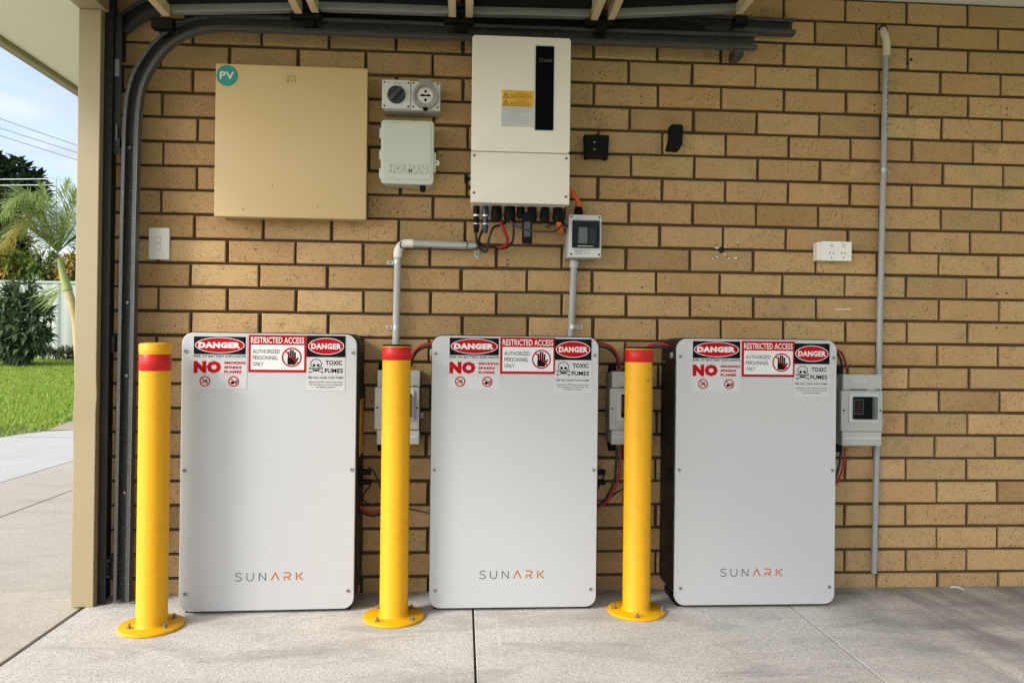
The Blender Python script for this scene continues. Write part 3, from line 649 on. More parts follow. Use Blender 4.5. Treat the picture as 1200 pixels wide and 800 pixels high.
MB().cyl((x0-.014, -.12, 1.415), (x0+.01, -.12, 1.415), .006).box(x0-.022, x0-.008, -.128, -.112, 1.400, 1.43).build('isolator_knob', BLKPL, iv, bevel=.002)
MB().box(x0-.006, x0+.006, -.13, -.11, 1.378, 1.392).build('side_plug', BLKPL, iv, bevel=.002)

# ------------------------------------------------------------------ cables
def cable(name, label, mat, r, pts, steps=8, cat='cable', n=8):
    w_ = [P(*p) if len(p) == 3 and isinstance(p, tuple) else Vector(p) for p in pts]
    o = MB().tube(w_, r, n, steps).build(name, mat, loc=tuple(w_[0])); return setp(o, label, cat)
cable('black_cable', 'thin black cable looping from the leftmost plug under the inverter', BKC, .0044, [(558.5, 264, -.13), (558, 278, -.12), (562, 290, -.09), (570, 294, -.08), (573, 280, -.085), (578, 267, -.09), (586, 264, -.06), (592, 262, -.03)])
cable('black_cable', 'thin black cable hanging from the blue plug under the inverter', BKC, .0044, [(569, 264, -.13), (564, 273, -.12), (561.5, 282, -.1), (566, 289, -.08), (575, 289, -.07), (590, 291, -.06), (600, 284, -.09), (602, 268, -.12), (599, 255, -.13)])
cable('red_cable', 'short red cable dropping from the first large gland under the inverter', RDC, .0058, [(583, 253, -.13), (587, 262, -.125), (592, 273, -.115), (595, 282, -.10), (592, 288, -.08), (580, 290, -.055), (567, 288, -.045)])
cable('grey_blue_cable', 'thin blue-grey cable sagging to the orange cable under the inverter', BLC, .0035, [(594, 251, -.14), (598, 259, -.145), (607, 266, -.15), (620, 270, -.155), (634, 271.5, -.155), (648, 271.5, -.15), (655, 268, -.14), (658, 264, -.12), (666, 265.5, -.07)])
cable('black_cable', 'short black cable end looped beside the grey breaker box', BKC, .003, [(640, 266, -.05), (644, 265, -.06), (644, 261, -.06), (641, 259, -.05), (645, 262.5, -.05), (655, 263, -.05), (665, 263, -.06)])
cable('orange_cable', 'thick orange cable stub coming out of the last inverter gland', ORC, .0095, [(654, 247, -.13), (654, 255, -.13), (655, 262, -.126), (656.5, 268, -.105), (658, 271, -.07), (660, 271, -.03)])
cable('orange_cable', 'orange cable bending down into the breaker box from the wall', ORC, .0085, [(666, 222, -.02), (668, 224.5, -.035), (673, 229, -.05), (677, 236, -.055), (678, 246, -.055)])

# ------------------------------------------------------------------ small breaker box
bx = thing('breaker_box', 'small grey breaker box with dark clear window below the inverter', 'breaker box', (1.505, -.01, 1.15))
x0, x1, z0, z1 = 1.449, 1.566, 1.152, 1.302
MB().box(x0-.003, x1-.001, -.07, -.002, z0, z1-.002).build('base', GREYP, bx, bevel=.004)
fc = MB().prism(rrect(x0, x1, z0-.001, z1, .005), -.105, -.069).build('cover', GREYP2, bx, bevel=.003)
MB().box(x0+.012, x1-.008, -.1065, -.1040, z0+.033, z1-.022).build('recess', M('recess_dark', (.012, .022, .020), .6, spec=.2), bx)
MB().box(x0+.034, x0+.066, -.115, -.106, z0+.048, z1-.045).build('breaker', GREYP2, bx, bevel=.002)
MB().box(x0+.070, x0+.098, -.112, -.106, z0+.046, z1-.048).build('breaker', M('breaker_dark', (.05, .10, .085), .4), bx, bevel=.002)
MB().prism(rrect(x0+.011, x1-.007, z0+.031, z1-.020, .003), -.1195, -.1175).build('window', SMOKE, bx, bevel=.0005)
MB().box(x0+.030, x0+.085, -.1205, -.1195, z0+.036, z0+.039).build('window_grip', GREYP, bx)
lb = MB().box(x0+.020, x0+.078, -.1065, -.1045, z0+.008, z0+.028).build('label_plate', WHITEV, bx)
put_text(MB(), 'BATTERY', x0+.024, x0+.050, z0+.0195, z0+.0245, -.1070, .01).build('lettering', GREYL, lb, smooth=False)
put_text(MB(), 'BACKUP', x0+.026, x0+.048, z0+.011, z0+.0155, -.1070, .01).build('lettering', GREYL, lb, smooth=False)
MB().box(x0+.056, x0+.0575, -.107, -.1062, z0+.009, z0+.027).build('divider', LINEG, lb)
for k in range(6): MB().box(x0+.024+k*.0045, x0+.027+k*.0045, -.1058, -.1045, z1-.013, z1-.009).build('mark', LINEG, fc)
for xx in (x0+.009, x1-.008):
    for zz in (z0+.010, z1-.008): MB().cyl((xx, -.104, zz), (xx, -.1058, zz), .0035, n=10).build('screw', BLACK, fc)
q = P(678, 246, -.055)
MB().cyl((q.x, -.055, z1-.004), (q.x, -.055, z1+.018), .0165, n=12).cyl((q.x, -.055, z1+.018), (q.x, -.055, z1+.036), .018, .013, n=10).build('gland', BLKPL, bx, bevel=.002)

# ------------------------------------------------------------------ conduits
def saddle(parent, x, z, side, r, mat=ZINC, vert=True):
    m_ = MB()
    if vert:
        m_.cyl((x, -.026, z-.008), (x, -.026, z+.008), r+.0022, n=20)
        m_.prism(rrect(min(x, x+side*.040), max(x, x+side*.040), z-.008, z+.008, .0075), -.004, -.0015)
        hx = x+side*.029
    else:
        m_.cyl((x-.008, -.026, z), (x+.008, -.026, z), r+.0022, n=20)
        m_.prism(rrect(x-.009, x+.009, z-.040, z, .008), -.004, -.0015)
        hx = x
    hz = z if vert else z-.029
    o = m_.build('saddle', mat, parent, bevel=.0006)
    MB().cyl((hx, -.0035, hz), (hx, -.0075, hz), .006, .0045, n=14).build('screw', BOLT, o)
    return o
YC = -.026
ct = thing('conduit', 'pale L-shaped conduit with elbow running down behind the middle bollard', 'conduit', (.842, -.02, .75))
xv = .8445; zh = 1.199
MB().cyl((xv-.004, YC, .745), (xv, YC, 1.160), .0127, n=20).build('pipe', PIPEW, ct)
MB().cyl((.893, YC, zh), (1.135, YC, zh-.004), .0127, n=20).build('pipe', PIPEW, ct)
MB().tube([(xv, YC, 1.148), (xv, YC, 1.164)]+[(xv+.036-.036*math.cos(R(a)), YC, 1.164+.035*math.sin(R(a))) for a in range(15, 91, 15)]+[(.900, YC, zh)], .0152, 20, 3).build('elbow', WHITEP, ct)
saddle(ct, xv-.0005, 1.132, -1, .0127); saddle(ct, xv-.0012, .898, -1, .0127); saddle(ct, 1.128, zh-.004, 1, .0127, vert=False)
lt = MB()
for k in range(26): lt.box(.925+k*.0046, .9275+k*.0046, YC-.0131, YC-.0122, zh+.000, zh+.004)
lt.build('printed_marking', LINEG, ct)
MB().tube([(1.05+.0145*math.cos(t), YC, 0) for t in (0,)]+[(1.10, YC-.0145, zh), (1.10, YC, zh+.0145)], .001, 6, 1, False) if False else None
q = 1.092; MB().tube([(q, YC+.0145*math.cos(R(a)), zh+.0145*math.sin(R(a))) for a in range(0, 361, 30)], .0016, 6, 2).build('cable_tie', BLACK, ct)
q = .868
cable('black_cable', 'thin black cable tied along the underside of the horizontal conduit', BKC, .0022, [(470, 283, -.045), (469, 287, -.045), (473, 291, -.042), (500, 292, -.042), (530, 293, -.042), (548, 293.2, -.042), (558, 291, -.045), (566, 287, -.05)])
cs = thing('conduit', 'short straight conduit dropping from the breaker box behind the middle battery', 'conduit', (1.473, -.02, .8))
xa = P(673, 306, YC).x; xb = P(669, 395, YC).x
MB().cyl((xb-.004, YC, .75), (xa, YC, 1.155), .0125, n=20).build('pipe', PIPE, cs)
MB().cyl((xa, YC, 1.150), (xa-.001, YC, 1.122), .0165, n=20).build('coupling', PIPEW, cs, bevel=.001)
saddle(cs, P(671, 383, YC).x, P(671, 383, YC).z, 1, .0125)
tl = thing('conduit', 'tall grey conduit running the full wall height on the right', 'conduit', (2.625, -.02, .0))
t0, t1 = P(1038.5, 63, YC), P(1024, 671, YC)
MB().cyl(tuple(t1), tuple(t0), .0108, n=20).build('pipe', PIPE, tl)
e = [P(1038.5, 66, YC), P(1039, 52, YC), P(1037.5, 44, -.022), P(1035, 38, -.010), P(1034, 34, .02)]
MB().tube(e, .0135, 18, 5).build('bend', M('conduit_bend_cream', (.62, .55, .40), .5), tl)
for py, sd in ((200, 1), (494, 1)): 
    q = P(1038.5+(1024-1038.5)*(py-63)/608, py, YC); saddle(tl, q.x, q.z, sd, .0108)
pr = MB()
for k in range(34):
    f_ = .012+k*.0042; q = t0.lerp(t1, f_)
    if rnd.random() < .75: pr.box(q.x+.0015, q.x+.0048, q.y-.0112, q.y-.0098, q.z-.0026, q.z+.0026)
pr.build('printed_marking', GREYL, tl)
q = P(1034.5, 34, 0)
MB().prism(ell(q.x, q.z, .017, .015, 20), -.003, .004).build('cable_hole', HOLE, wall, smooth=False)

# ------------------------------------------------------------------ small fittings
lsw = thing('light_switch', 'white two-button light switch plate beside the door track', 'light switch', (.006, -.005, 1.127))
a, b = P(174.5, 266.5, -.011), P(198, 304, -.011); W_ = b.x-a.x
pl = MB().prism(rrect(a.x, b.x, b.z, a.z, .003), -.012, -.0005).build('plate', WHITEP, lsw, bevel=.002)
for fz in (.62, .40):
    cz = b.z+(a.z-b.z)*fz; o_ = MB().prism(rrect(a.x+W_*.33, a.x+W_*.58, cz-.009, cz+.009, .004), -.0145, -.0115).build('button', WHITEP, lsw, bevel=.001)
    MB().ribbon(rrect(a.x+W_*.32, a.x+W_*.59, cz-.010, cz+.010, .004), .0012, -.0124, True).build('button_gap', LINEG, o_, smooth=False)
out = thing('power_outlet', 'white double power outlet on a mounting block at right', 'power outlet', (2.45, -.005, 1.165))
a, b = P(963, 282.5, -.045), P(998, 306, -.045)
MB().box(a.x-.012, b.x-.006, -.034, -.0005, b.z+.002, a.z-.002).build('mounting_block', WHITEP, out, bevel=.002)
op = MB().prism(rrect(a.x, b.x, b.z, a.z, .003), -.046, -.033).build('plate', WHITEP, out, bevel=.002)
for fx in (.33, .72):
    cx, cz = a.x+(b.x-a.x)*fx, b.z+(a.z-b.z)*.78
    MB().cyl((cx, -.045, cz), (cx, -.0475, cz), .0075, .007, n=18).build('rocker', GREYP2, out, bevel=.001)
    for dx, dz, an_ in ((-.0065, .0, 25), (.0065, .0, -25), (0, -.016, 0)):
        s_ = MB().box(-.0011, .0011, -.0466, -.0455, -.0045, .0045); t_ = R(an_); zc = b.z+(a.z-b.z)*.40
        s_.v = [(cx+dx+x*math.cos(t_)+z*math.sin(t_), y, zc+dz-x*math.sin(t_)+z*math.cos(t_)) for x, y, z in s_.v]
        s_.build('pin_slot', BLACK, op)
wb = thing('wall_bracket', 'black plastic wall clip with two screws right of the inverter', 'wall bracket', (1.556, -.005, 1.52))
a, b = P(685, 157.5, -.035), P(713.5, 186, -.035)
MB().prism([(a.x+.003, b.z+.004), (a.x+.010, b.z-.001), (a.x+.016, b.z+.004), (b.x-.018, b.z+.004), (b.x-.012, b.z-.002), (b.x-.003, b.z), (b.x, a.z-.03), (b.x+.001, a.z), (a.x+.05, a.z), (a.x+.048, a.z+.004), (a.x+.042, a.z+.004), (a.x+.040, a.z), (a.x, a.z)], -.035, -.001).build('clip', BLKPL, wb, bevel=.003)
for fz in (.68, .38): MB().cyl((a.x+.037, -.034, b.z+(a.z-b.z)*fz), (a.x+.037, -.037, b.z+(a.z-b.z)*fz), .0045, .003, n=12).build('screw', BOLT, wb)
wh = thing('wall_bracket', 'slim black plastic wall hook standing alone on the upper bricks', 'wall bracket', (1.846, -.005, 1.56))
a, b = P(783, 145.5, -.04), P(800.5, 175.5, -.04)
MB().prism([(a.x, b.z+.004), (a.x+.003, b.z), (b.x-.014, b.z-.001), (b.x-.002, b.z+.022), (b.x, a.z-.012), (b.x-.002, a.z-.002), (b.x-.006, a.z), (a.x+.015, a.z), (a.x+.009, a.z-.004), (a.x+.010, a.z-.045)], -.042, -.001).build('hook', BLKPL, wh, bevel=.004)

# ------------------------------------------------------------------ battery isolators
def isolator(x0, z0, label, detail=True):
    t = thing('isolator_box', label, 'isolator box', (x0+.076, -.01, z0), 'battery isolator boxes')
    x1, z1 = x0+.152, z0+.258
    MB().box(x0+.003, x1-.002, -.078, -.002, z0+.003, z1-.003).build('base', GREYP, t, bevel=.004)
    cv = MB().box(x0+.004, x1, -.112, -.0775, z0, z0+.052).build('cover_end', GREYP, t, bevel=.004, seg=3)
    MB().box(x0+.004, x1, -.112, -.0775, z1-.058, z1).build('cover_end', GREYP, t, bevel=.004, seg=3)
    ml = MB().box(x0-.004, x1-.001, -.118, -.077, z0+.0525, z1-.0585).build('cover_middle', GREYP, t, bevel=.004, seg=3)
    MB().box(x0+.01, x1-.01, -.1195, -.1175, z0+.072, z0+.075).box(x0+.03, x1-.04, -.1195, -.1175, z0+.060, z0+.062).build('ridge', GREYP, ml, bevel=.0006)
    MB().box(x0+.01, x1-.006, -.1135, -.1115, z0+.026, z0+.030).build('ridge', GREYP2, cv, bevel=.0006)
    MB().prism(rrect(x0+.022, x1-.018, z0+.086, z1-.068, .004), -.124, -.117).build('window_frame', WHITEV, t, bevel=.002)
    MB().box(x0+.036, x1-.030, -.1250, -.1236, z0+.098, z1-.080).build('recess', M('isolator_recess', (.006, .006, .007), .6, spec=.2), t)
    MB().box(x0+.040, x0+.074, -.1268, -.1245, z0+.116, z1-.090).build('toggle_surround', GREYL, t, bevel=.001)
    MB().ribbon([(x0+.040, z0+.116), (x0+.074, z0+.116), (x0+.074, z1-.090), (x0+.040, z1-.090)], .0022, -.1272, True).build('toggle_outline', LINEG, t, smooth=False)
    MB().box(x0+.050, x0+.060, -.133, -.1265, z0+.135, z0+.155).build('toggle', M('toggle_red', (.25, .03, .04), .4), t, bevel=.001)
    MB().prism(rrect(x0+.035, x1-.029, z0+.097, z1-.079, .003), -.1356, -.1344).build('window', SMOKE, t)
    MB().box(x1-.044, x1-.034, -.1340, -.1252, z0+.098, z1-.080).build('window_rail', GREYP2, t)
    MB().box(x0+.042, x0+.092, -.1135, -.1115, z1-.030, z1-.016).build('label_plate', WHITEV, t, bevel=.0005)
    put_text(MB(), 'ISOLATOR', x0+.046, x0+.088, z1-.027, z1-.019, -.1140, .01).build('lettering', LINEG, t, smooth=False)
    put_text(MB(), 'IP66', x1-.024, x1-.008, z1-.057, z1-.051, -.1126, .03).build('lettering', GREYL, t, smooth=False)
    MB().box(x0+.03, x0+.095, -.1128, -.1115, z1-.057, z1-.052).build('grip', M('grip_dark', (.12, .12, .11), .5), t)
    for xx in (x0+.006, x1-.010): MB().cyl((xx, -.117, z0+.128), (xx, -.119, z0+.128), .0035, n=10).build('screw', BLACK, t)
    MB().box(x1-.004, x1+.010, -.04, -.02, z0+.085, z0+.105).build('lug', GREYP2, t, bevel=.002)
    MB().cyl((x0+.016, -.06, z1-.004), (x0+.016, -.06, z1+.026), .017, .013, n=12).build('gland', BLKPL, t, bevel=.002)
    MB().cyl((x0+.016, -.06, z0+.004), (x0+.016, -.06, z0-.028), .017, .013, n=12).build('gland', BLKPL, t, bevel=.002)
    return t
isolator(2.444, .490, 'grey isolator box with window beside the rightmost battery')
isolator(.783, .490, 'grey isolator box half hidden behind the middle bollard')
isolator(1.603, .492, 'grey isolator box half hidden behind the rightmost bollard')

# ------------------------------------------------------------------ batteries
BW, BHT = .564, .913
U = .000517
def sign_a():
    m_ = {}
    S = lambda cx: (cx-118)*U
    Z = lambda cy: -(cy-65)*U
    white = MB().box(S(112), S(446), -.0005, .0006, Z(397), Z(60))
    blk = MB().flat([(S(118), Z(178)), (S(438), Z(178)), (S(438), Z(65)), (S(118), Z(65))], -.0009)
    put_text(blk, 'RISK OF BATTERY EXPLOSION', S(118), S(438), Z(198), Z(182), -.0009, .02)
    ring = MB().flat(ell(S(278), Z(120), 153*U, 50*U, 44), -.0012)
    red = MB().flat(ell(S(278), Z(120), 148*U, 46*U, 44), -.0015)
    put_text(red, 'NO', S(118), S(288), Z(299), Z(219), -.0009, .085)
    for k, s in enumerate(('SMOKING', 'SPARKS', 'FLAMES')): put_text(red, s, S(306), S((438, 414, 414)[k]), Z(240+28.5*k), Z(223+28.5*k), -.0009, .06)
    for cx in (189, 365):
        red.ribbon(ell(S(cx), Z(349), 30*U, None, 28), 7*U, -.0014, True); red.ribbon([(S(cx-20), Z(329)), (S(cx+20), Z(369))], 6*U, -.0014)
    wt = put_text(MB(), 'DANGER', S(146), S(405), Z(139), Z(101), -.0018, .07)
    ln = MB()
    for cy in (209, 308): ln.ribbon([(S(114), Z(cy)), (S(438), Z(cy))], 1.8*U, -.0009)
    bk = MB(); bk.ribbon([(S(170), Z(358)), (S(196), Z(347))], 6*U, -.0011); bk.ribbon([(S(196), Z(346)), (S(204), Z(335))], 4*U, -.0011); bk.ribbon([(S(188), Z(338)), (S(208), Z(356))], 4*U, -.0011)
    bk.flat(ell(S(358), Z(358), 12*U, 9*U, 12), -.0011); bk.ribbon([(S(352), Z(366)), (S(388), Z(340))], 6*U, -.0011); bk.ribbon([(S(372), Z(358)), (S(392), Z(352))], 5*U, -.0011)
    return ('danger_sign', white, [('black_print', blk, BLACK), ('oval_outline', ring, WLET), ('red_print', red, RED), ('lettering', wt, WLET), ('rule', ln, LINEG), ('pictogram', bk, BLACK)])
def sign_b():
    S = lambda cx: (cx-455)*U
    Z = lambda cy: -(cy-52)*U
    base = MB().box(S(455), S(817), -.0005, .0006, Z(290), Z(52))
    wf = MB().flat([(S(470), Z(273)), (S(803), Z(273)), (S(803), Z(115)), (S(470), Z(115))], -.0009)
    put_text(wf, 'RESTRICTED ACCESS', S(470), S(801), Z(105), Z(65), -.0009, .018)
    bk = MB()
    for k, (s, e) in enumerate((('AUTHORIZED', 651), ('PERSONNEL', 639), ('ONLY', 549))): put_text(bk, s, S(482), S(e), Z(170+40*k), Z(144+40*k), -.0012, .005)
    cx, cy = 725, 193
    bk.prism(rrect(S(cx-27), S(cx+26), Z(cy+48), Z(cy+2), 10*U, 3), -.0012, -.0011)
    for k, (dx, top) in enumerate(((-20, -36), (-6.5, -50), (7, -48), (20, -34))): bk.prism(rrect(S(cx+dx-5.4), S(cx+dx+5.4), Z(cy+12), Z(cy+top), 5*U, 3), -.00125, -.00112)
    bk.add([(S(cx+24), -.00122, Z(cy+40)), (S(cx+44), -.00122, Z(cy+6)), (S(cx+38), -.00122, Z(cy-2)), (S(cx+22), -.00122, Z(cy+18))], [(0, 1, 2, 3)])
    rd = MB().ribbon(ell(S(cx), Z(cy), 58*U, None, 40), 9*U, -.0016, True).ribbon([(S(cx-40), Z(cy-40)), (S(cx+40), Z(cy+40))], 9*U, -.0016)
    return ('access_sign', base, [('white_print', wf, WLET), ('lettering', bk, BLACK), ('prohibition_ring', rd, RED)])
def sign_c():
    S = lambda cx: (cx-818)*U
    Z = lambda cy: -(cy-52)*U
    base = MB().box(S(818), S(1062), -.0005, .0006, Z(405), Z(52))
    bk = MB().flat([(S(818), Z(190)), (S(1062), Z(190)), (S(1062), Z(52)), (S(818), Z(52))], -.0009)
    put_text(bk, 'TOXIC', S(938), S(1043), Z(241), Z(211), -.0009, .03); put_text(bk, 'FUMES', S(932), S(1048), Z(291), Z(262), -.0009, .03)
    put_text(bk, 'FIRE WILL CAUSE TOXIC FUMES', S(828), S(1050), Z(328), Z(316), -.0009, .02)
    for s, a, b, cy in (('Appropriate PPE requirements apply', 832, 1048, 351), ('for entering the room/working with', 838, 1044, 367), ('the battery systems', 880, 1000, 383)): put_text(bk, s, S(a), S(b), Z(cy+6), Z(cy-6), -.0009, .008)
    ring = MB().flat(ell(S(940), Z(120), 114*U, 54*U, 44), -.0012); red = MB().flat(ell(S(940), Z(120), 109*U, 50*U, 44), -.0015)
    wt = put_text(MB(), 'DANGER', S(846), S(1036), Z(139), Z(102), -.0018, .045)
    ln = MB().ribbon([(S(824), Z(309)), (S(1054), Z(309))], 1.8*U, -.0009)
    sk = MB(); cx = 878
    sk.ribbon(ell(S(cx), Z(234), 34*U, 30*U, 28), 4.5*U, -.0011, True)
    sk.ribbon([(S(cx-18), Z(258)), (S(cx-17), Z(275)), (S(cx), Z(280)), (S(cx+17), Z(275)), (S(cx+18), Z(258))], 4.5*U, -.0011)
    for d in (-1, 1):
        sk.flat(ell(S(cx+d*13), Z(243), 9*U, 9*U, 16), -.0012); sk.ribbon([(S(cx+d*38), Z(262)), (S(cx-d*38), Z(287))], 3.5*U, -.00105)
        for e2 in (-1, 1): sk.ribbon(ell(S(cx+d*38), Z(274.5+e2*12.5), 4.5*U, None, 10), 3.5*U, -.00108, True)
    sk.flat([(S(cx-4), Z(262)), (S(cx+4), Z(262)), (S(cx), Z(254))], -.0012)
    for d in (-8, 0, 8): sk.ribbon([(S(cx+d), Z(268)), (S(cx+d), Z(279))], 2.5*U, -.0012)
    return ('toxic_sign', base, [('black_print', bk, BLACK), ('oval_outline', ring, WLET), ('red_print', red, RED), ('lettering', wt, WLET), ('rule', ln, LINEG), ('skull_symbol', sk, BLACK)])
SIGNS = []
for fn, bmat in ((sign_a, WHITEV), (sign_b, RED), (sign_c, WHITEV)):
    nm, b0, subs = fn()
    SIGNS.append((nm, b0.mesh(nm, bmat), [(n2, mb.mesh(n2, mt, smooth=False, fix=False), mt) for n2, mb, mt in subs]))
def strokes(letters, H, wd):
    mb = MB()
    for x, ps in letters:
        for p_ in ps: mb.ribbon([((x+a)*H, b*H) for a, b in p_], wd*H, -.0006)
    return mb
Sc = [(.78, .86), (.66, .96), (.42, 1.0), (.18, .94), (.07, .78), (.14, .62), (.4, .53), (.68, .44), (.80, .27), (.72, .1), (.46, 0), (.2, .04), (.02, .17)]
GR = strokes([(0, [Sc]), (1.37, [[(.05, 1), (.05, .4), (.12, .16), (.3, .02), (.5, 0), (.68, .06), (.82, .2), (.86, .42), (.86, 1)]]), (2.89, [[(.05, 0), (.05, .98)], [(.05, .98), (.83, .02)], [(.83, .02), (.83, 1)]])], .0262, .10).mesh('logo_grey', GREYL, smooth=False, fix=False)
OR = strokes([(4.345, [[(.06, .02), (.54, .98), (1.03, .02)]]), (5.98, [[(.0, .95), (.58, .95), (.74, .86), (.78, .68), (.70, .5), (.54, .42), (.06, .42), (.06, .02)], [(.44, .36), (.80, .02)]]), (7.45, [[(.06, .02), (.06, .98)], [(.86, .98), (.30, .52), (.88, .02)]])], .0262, .15).mesh('logo_orange', ORG, smooth=False, fix=False)
PANELM = MB().prism(rrect(-BW/2, BW/2, 0, BHT, .036, 8), 0, .014).mesh('front_panel', PANEL, bevel=.0025, seg=2)
LIPM = MB().prism(rrect(-BW/2+.004, BW/2-.004, .004, BHT-.004, .034, 8), .0145, .022).mesh('gasket', BLACKM)
BODYM = MB().prism(rrect(-BW/2-.002, BW/2+.006, .014, BHT+.003, .040, 8), .0225, .195).mesh('case', BODY, bevel=.002)
FEETSHADEM = MB().box(-.268, .268, .022, .18, -.0095, .0135).mesh('foot', BLACKM)  # feet widened into one black block, its shape deepening the shade under the panel
SCRM = MB().cyl((0, .001, 0), (0, -.0028, 0), .0068, .0056, n=18).mesh('screw', M('panel_screw', (.30, .295, .28), .4, .5))
SCRX = MB().flat(ell(0, 0, .0026, None, 6), -.0030).mesh('screw_socket', GREYL, smooth=False)
WASH = MB().cyl((0, .001, 0), (0, -.0008, 0), .0085, n=20).mesh('washer', PANEL)
def battery(xc, y, rz, label, offs_, logo, side):
    t = thing('battery_cabinet', label, 'battery', (0, 0, 0), 'white battery cabinets along the wall')
    link('front_panel', PANELM, t); link('gasket', LIPM, t); link('case', BODYM, t); link('foot', FEETSHADEM, t)
    for sx in (-1, 1):
        for z in (.852, .463, .060):
            wq = link('washer', WASH, t); wq.location = (sx*(.2695 if z > .1 else .262), 0, z)
            s_ = link('screw', SCRM, wq); s_.location = (0, -.0006, 0)
            s2_ = link('screw_socket', SCRX, wq); s2_.location = (0, -.0008, 0)
    for (nm, me, subs), (ox, oz) in zip(SIGNS, offs_):
        s_ = link(nm, me, t); s_.location = (-BW/2+ox, -.0007, BHT-oz)
        for n2, m2, _ in subs: link(n2, m2, s_)
    for n2, m2 in (('logo_lettering', GR), ('logo_lettering', OR)):
        o = link(n2, m2, t); o.location = (-BW/2+logo, 0, .0985)
    for kind in side: side[kind](t)
    t.location = (xc, y, -.0445); t.rotation_euler = (0, 0, rz)
    return t
hw = BW/2+.010
def plugs(t):
    for z in (.44, .405):
        MB().cyl((hw-.006, .09, z), (hw+.035, .09, z), .012, .009, n=14).box(hw-.005, hw+.004, .07, .11, z-.016, z+.016).build('plug', BLKPL, t, bevel=.002)
def yellow_label(t): MB().box(hw-.0042, hw-.0028, .06, .18, .50, .69).build('side_label', YLAB, t)
def lugs(t):
    MB().box(-hw+.001, -hw+.009, .04, .06, .845, .865).build('lug', ZINC, t, bevel=.001)
    for yy in (.165, .145): MB().cyl((-hw+.009, yy, .83), (-hw+.004, yy, .83), .004, n=10).build('screw', BOLT, t)
def latch(t):
    MB().box(-hw-.002, -hw+.012, .05, .085, .41, .46).build('breaker_switch', BLKPL, t, bevel=.002)
    MB().box(-hw+.0065, -hw+.0085, .06, .16, .25, .252).build('seam', GREYL, t)
battery(.446, -.205, R(1.6), 'white battery cabinet with warning signs beside the leftmost yellow bollard', [(.0384, .0119), (.2126, .005), (.4005, .005)], .179, {'a': plugs, 'b': yellow_label})
battery(1.260, -.206, R(0), 'white battery cabinet with warning signs directly below the inverter', [(.0588, .0065), (.229, .003), (.413, .0065)], .167, {'a': plugs, 'b': lugs})
battery(2.0945, -.206, R(-.3), 'white battery cabinet with warning signs nearest the tall conduit on the right', [(.0552, .008), (.227, .006), (.411, .012)], .159, {'b': lugs, 'c': latch})

# cables between batteries and isolators
def pair(name, lab, pts, r=.0046, d=(.0, .0, .011)):
    for mt, s, c_ in ((RDC, 1, 'red'), (BKC, -1, 'black')):
        cable(c_+'_cable', lab % c_, mt, r, [P(*p)+Vector(d)*(s*.5)+Vector((0, -.004*s, 0)) for p in pts])
pair('', '%s battery cable arching from the middle battery into the left isolator box', [(512, 406, -.09), (500, 404.5, -.085), (490, 409, -.08), (484, 417, -.07), (480, 428, -.06), (468, 436, -.06)])
pair('', '%s battery cable arching from the middle battery towards the right isolator box', [(690, 403, -.09), (705, 404, -.085), (715, 408, -.08), (722, 416, -.07), (726, 430, -.06)])
pair('', '%s battery cable running behind the rightmost bollard to the right battery', [(790, 408, -.09), (775, 405, -.085), (763, 406, -.08), (752, 412, -.07), (742, 425, -.06), (728, 434, -.06)])
pair('', '%s battery cable hanging from the right isolator box to the middle battery', [(725, 524, -.06), (724, 545, -.06), (722, 562, -.07), (714, 580, -.08), (704, 592, -.09), (690, 598, -.10)], d=(.012, 0, .004))
pair('', '%s battery cable curving from the leftmost battery towards the left isolator box', [(405, 585, -.10), (418, 591, -.09), (428, 600, -.08), (440, 602, -.07), (452, 594, -.06), (456, 570, -.06), (456, 524, -.06)], d=(.0, 0, .012))
pair('', '%s battery cable dropping from the rightmost isolator box behind the right battery', [(988, 525, -.06), (987, 538, -.06), (984, 552, -.07), (978, 566, -.085), (966, 578, -.10)], d=(.012, 0, .004))
pair('', '%s battery cable rising from the rightmost isolator box into the right battery', [(990, 432, -.06), (987, 420, -.065), (982, 412, -.08), (970, 408, -.10)], d=(.010, 0, .004))
cable('black_cable', 'thin black data cable hanging from the upper plug of the leftmost battery', BKC, .003, [(432, 547, -.11), (438, 552, -.10), (444, 566, -.09), (450, 580, -.08), (462, 592, -.05), (485, 597, -.04), (508, 602, -.08)])
cable('black_cable', 'thin black data cable looping from the lower plug of the leftmost battery', BKC, .003, [(431, 563, -.11), (434, 568, -.10), (428, 576, -.09), (425, 584, -.08), (432, 590, -.07), (446, 589, -.06), (462, 586, -.05)])
cable('black_cable', 'thin black data cable looping between the plugs of the middle battery', BKC, .003, [(704, 549, -.11), (708, 552, -.10), (707, 560, -.09), (703, 567, -.10), (698, 585, -.09), (712, 584, -.06), (722, 577, -.045), (735, 570, -.04)])

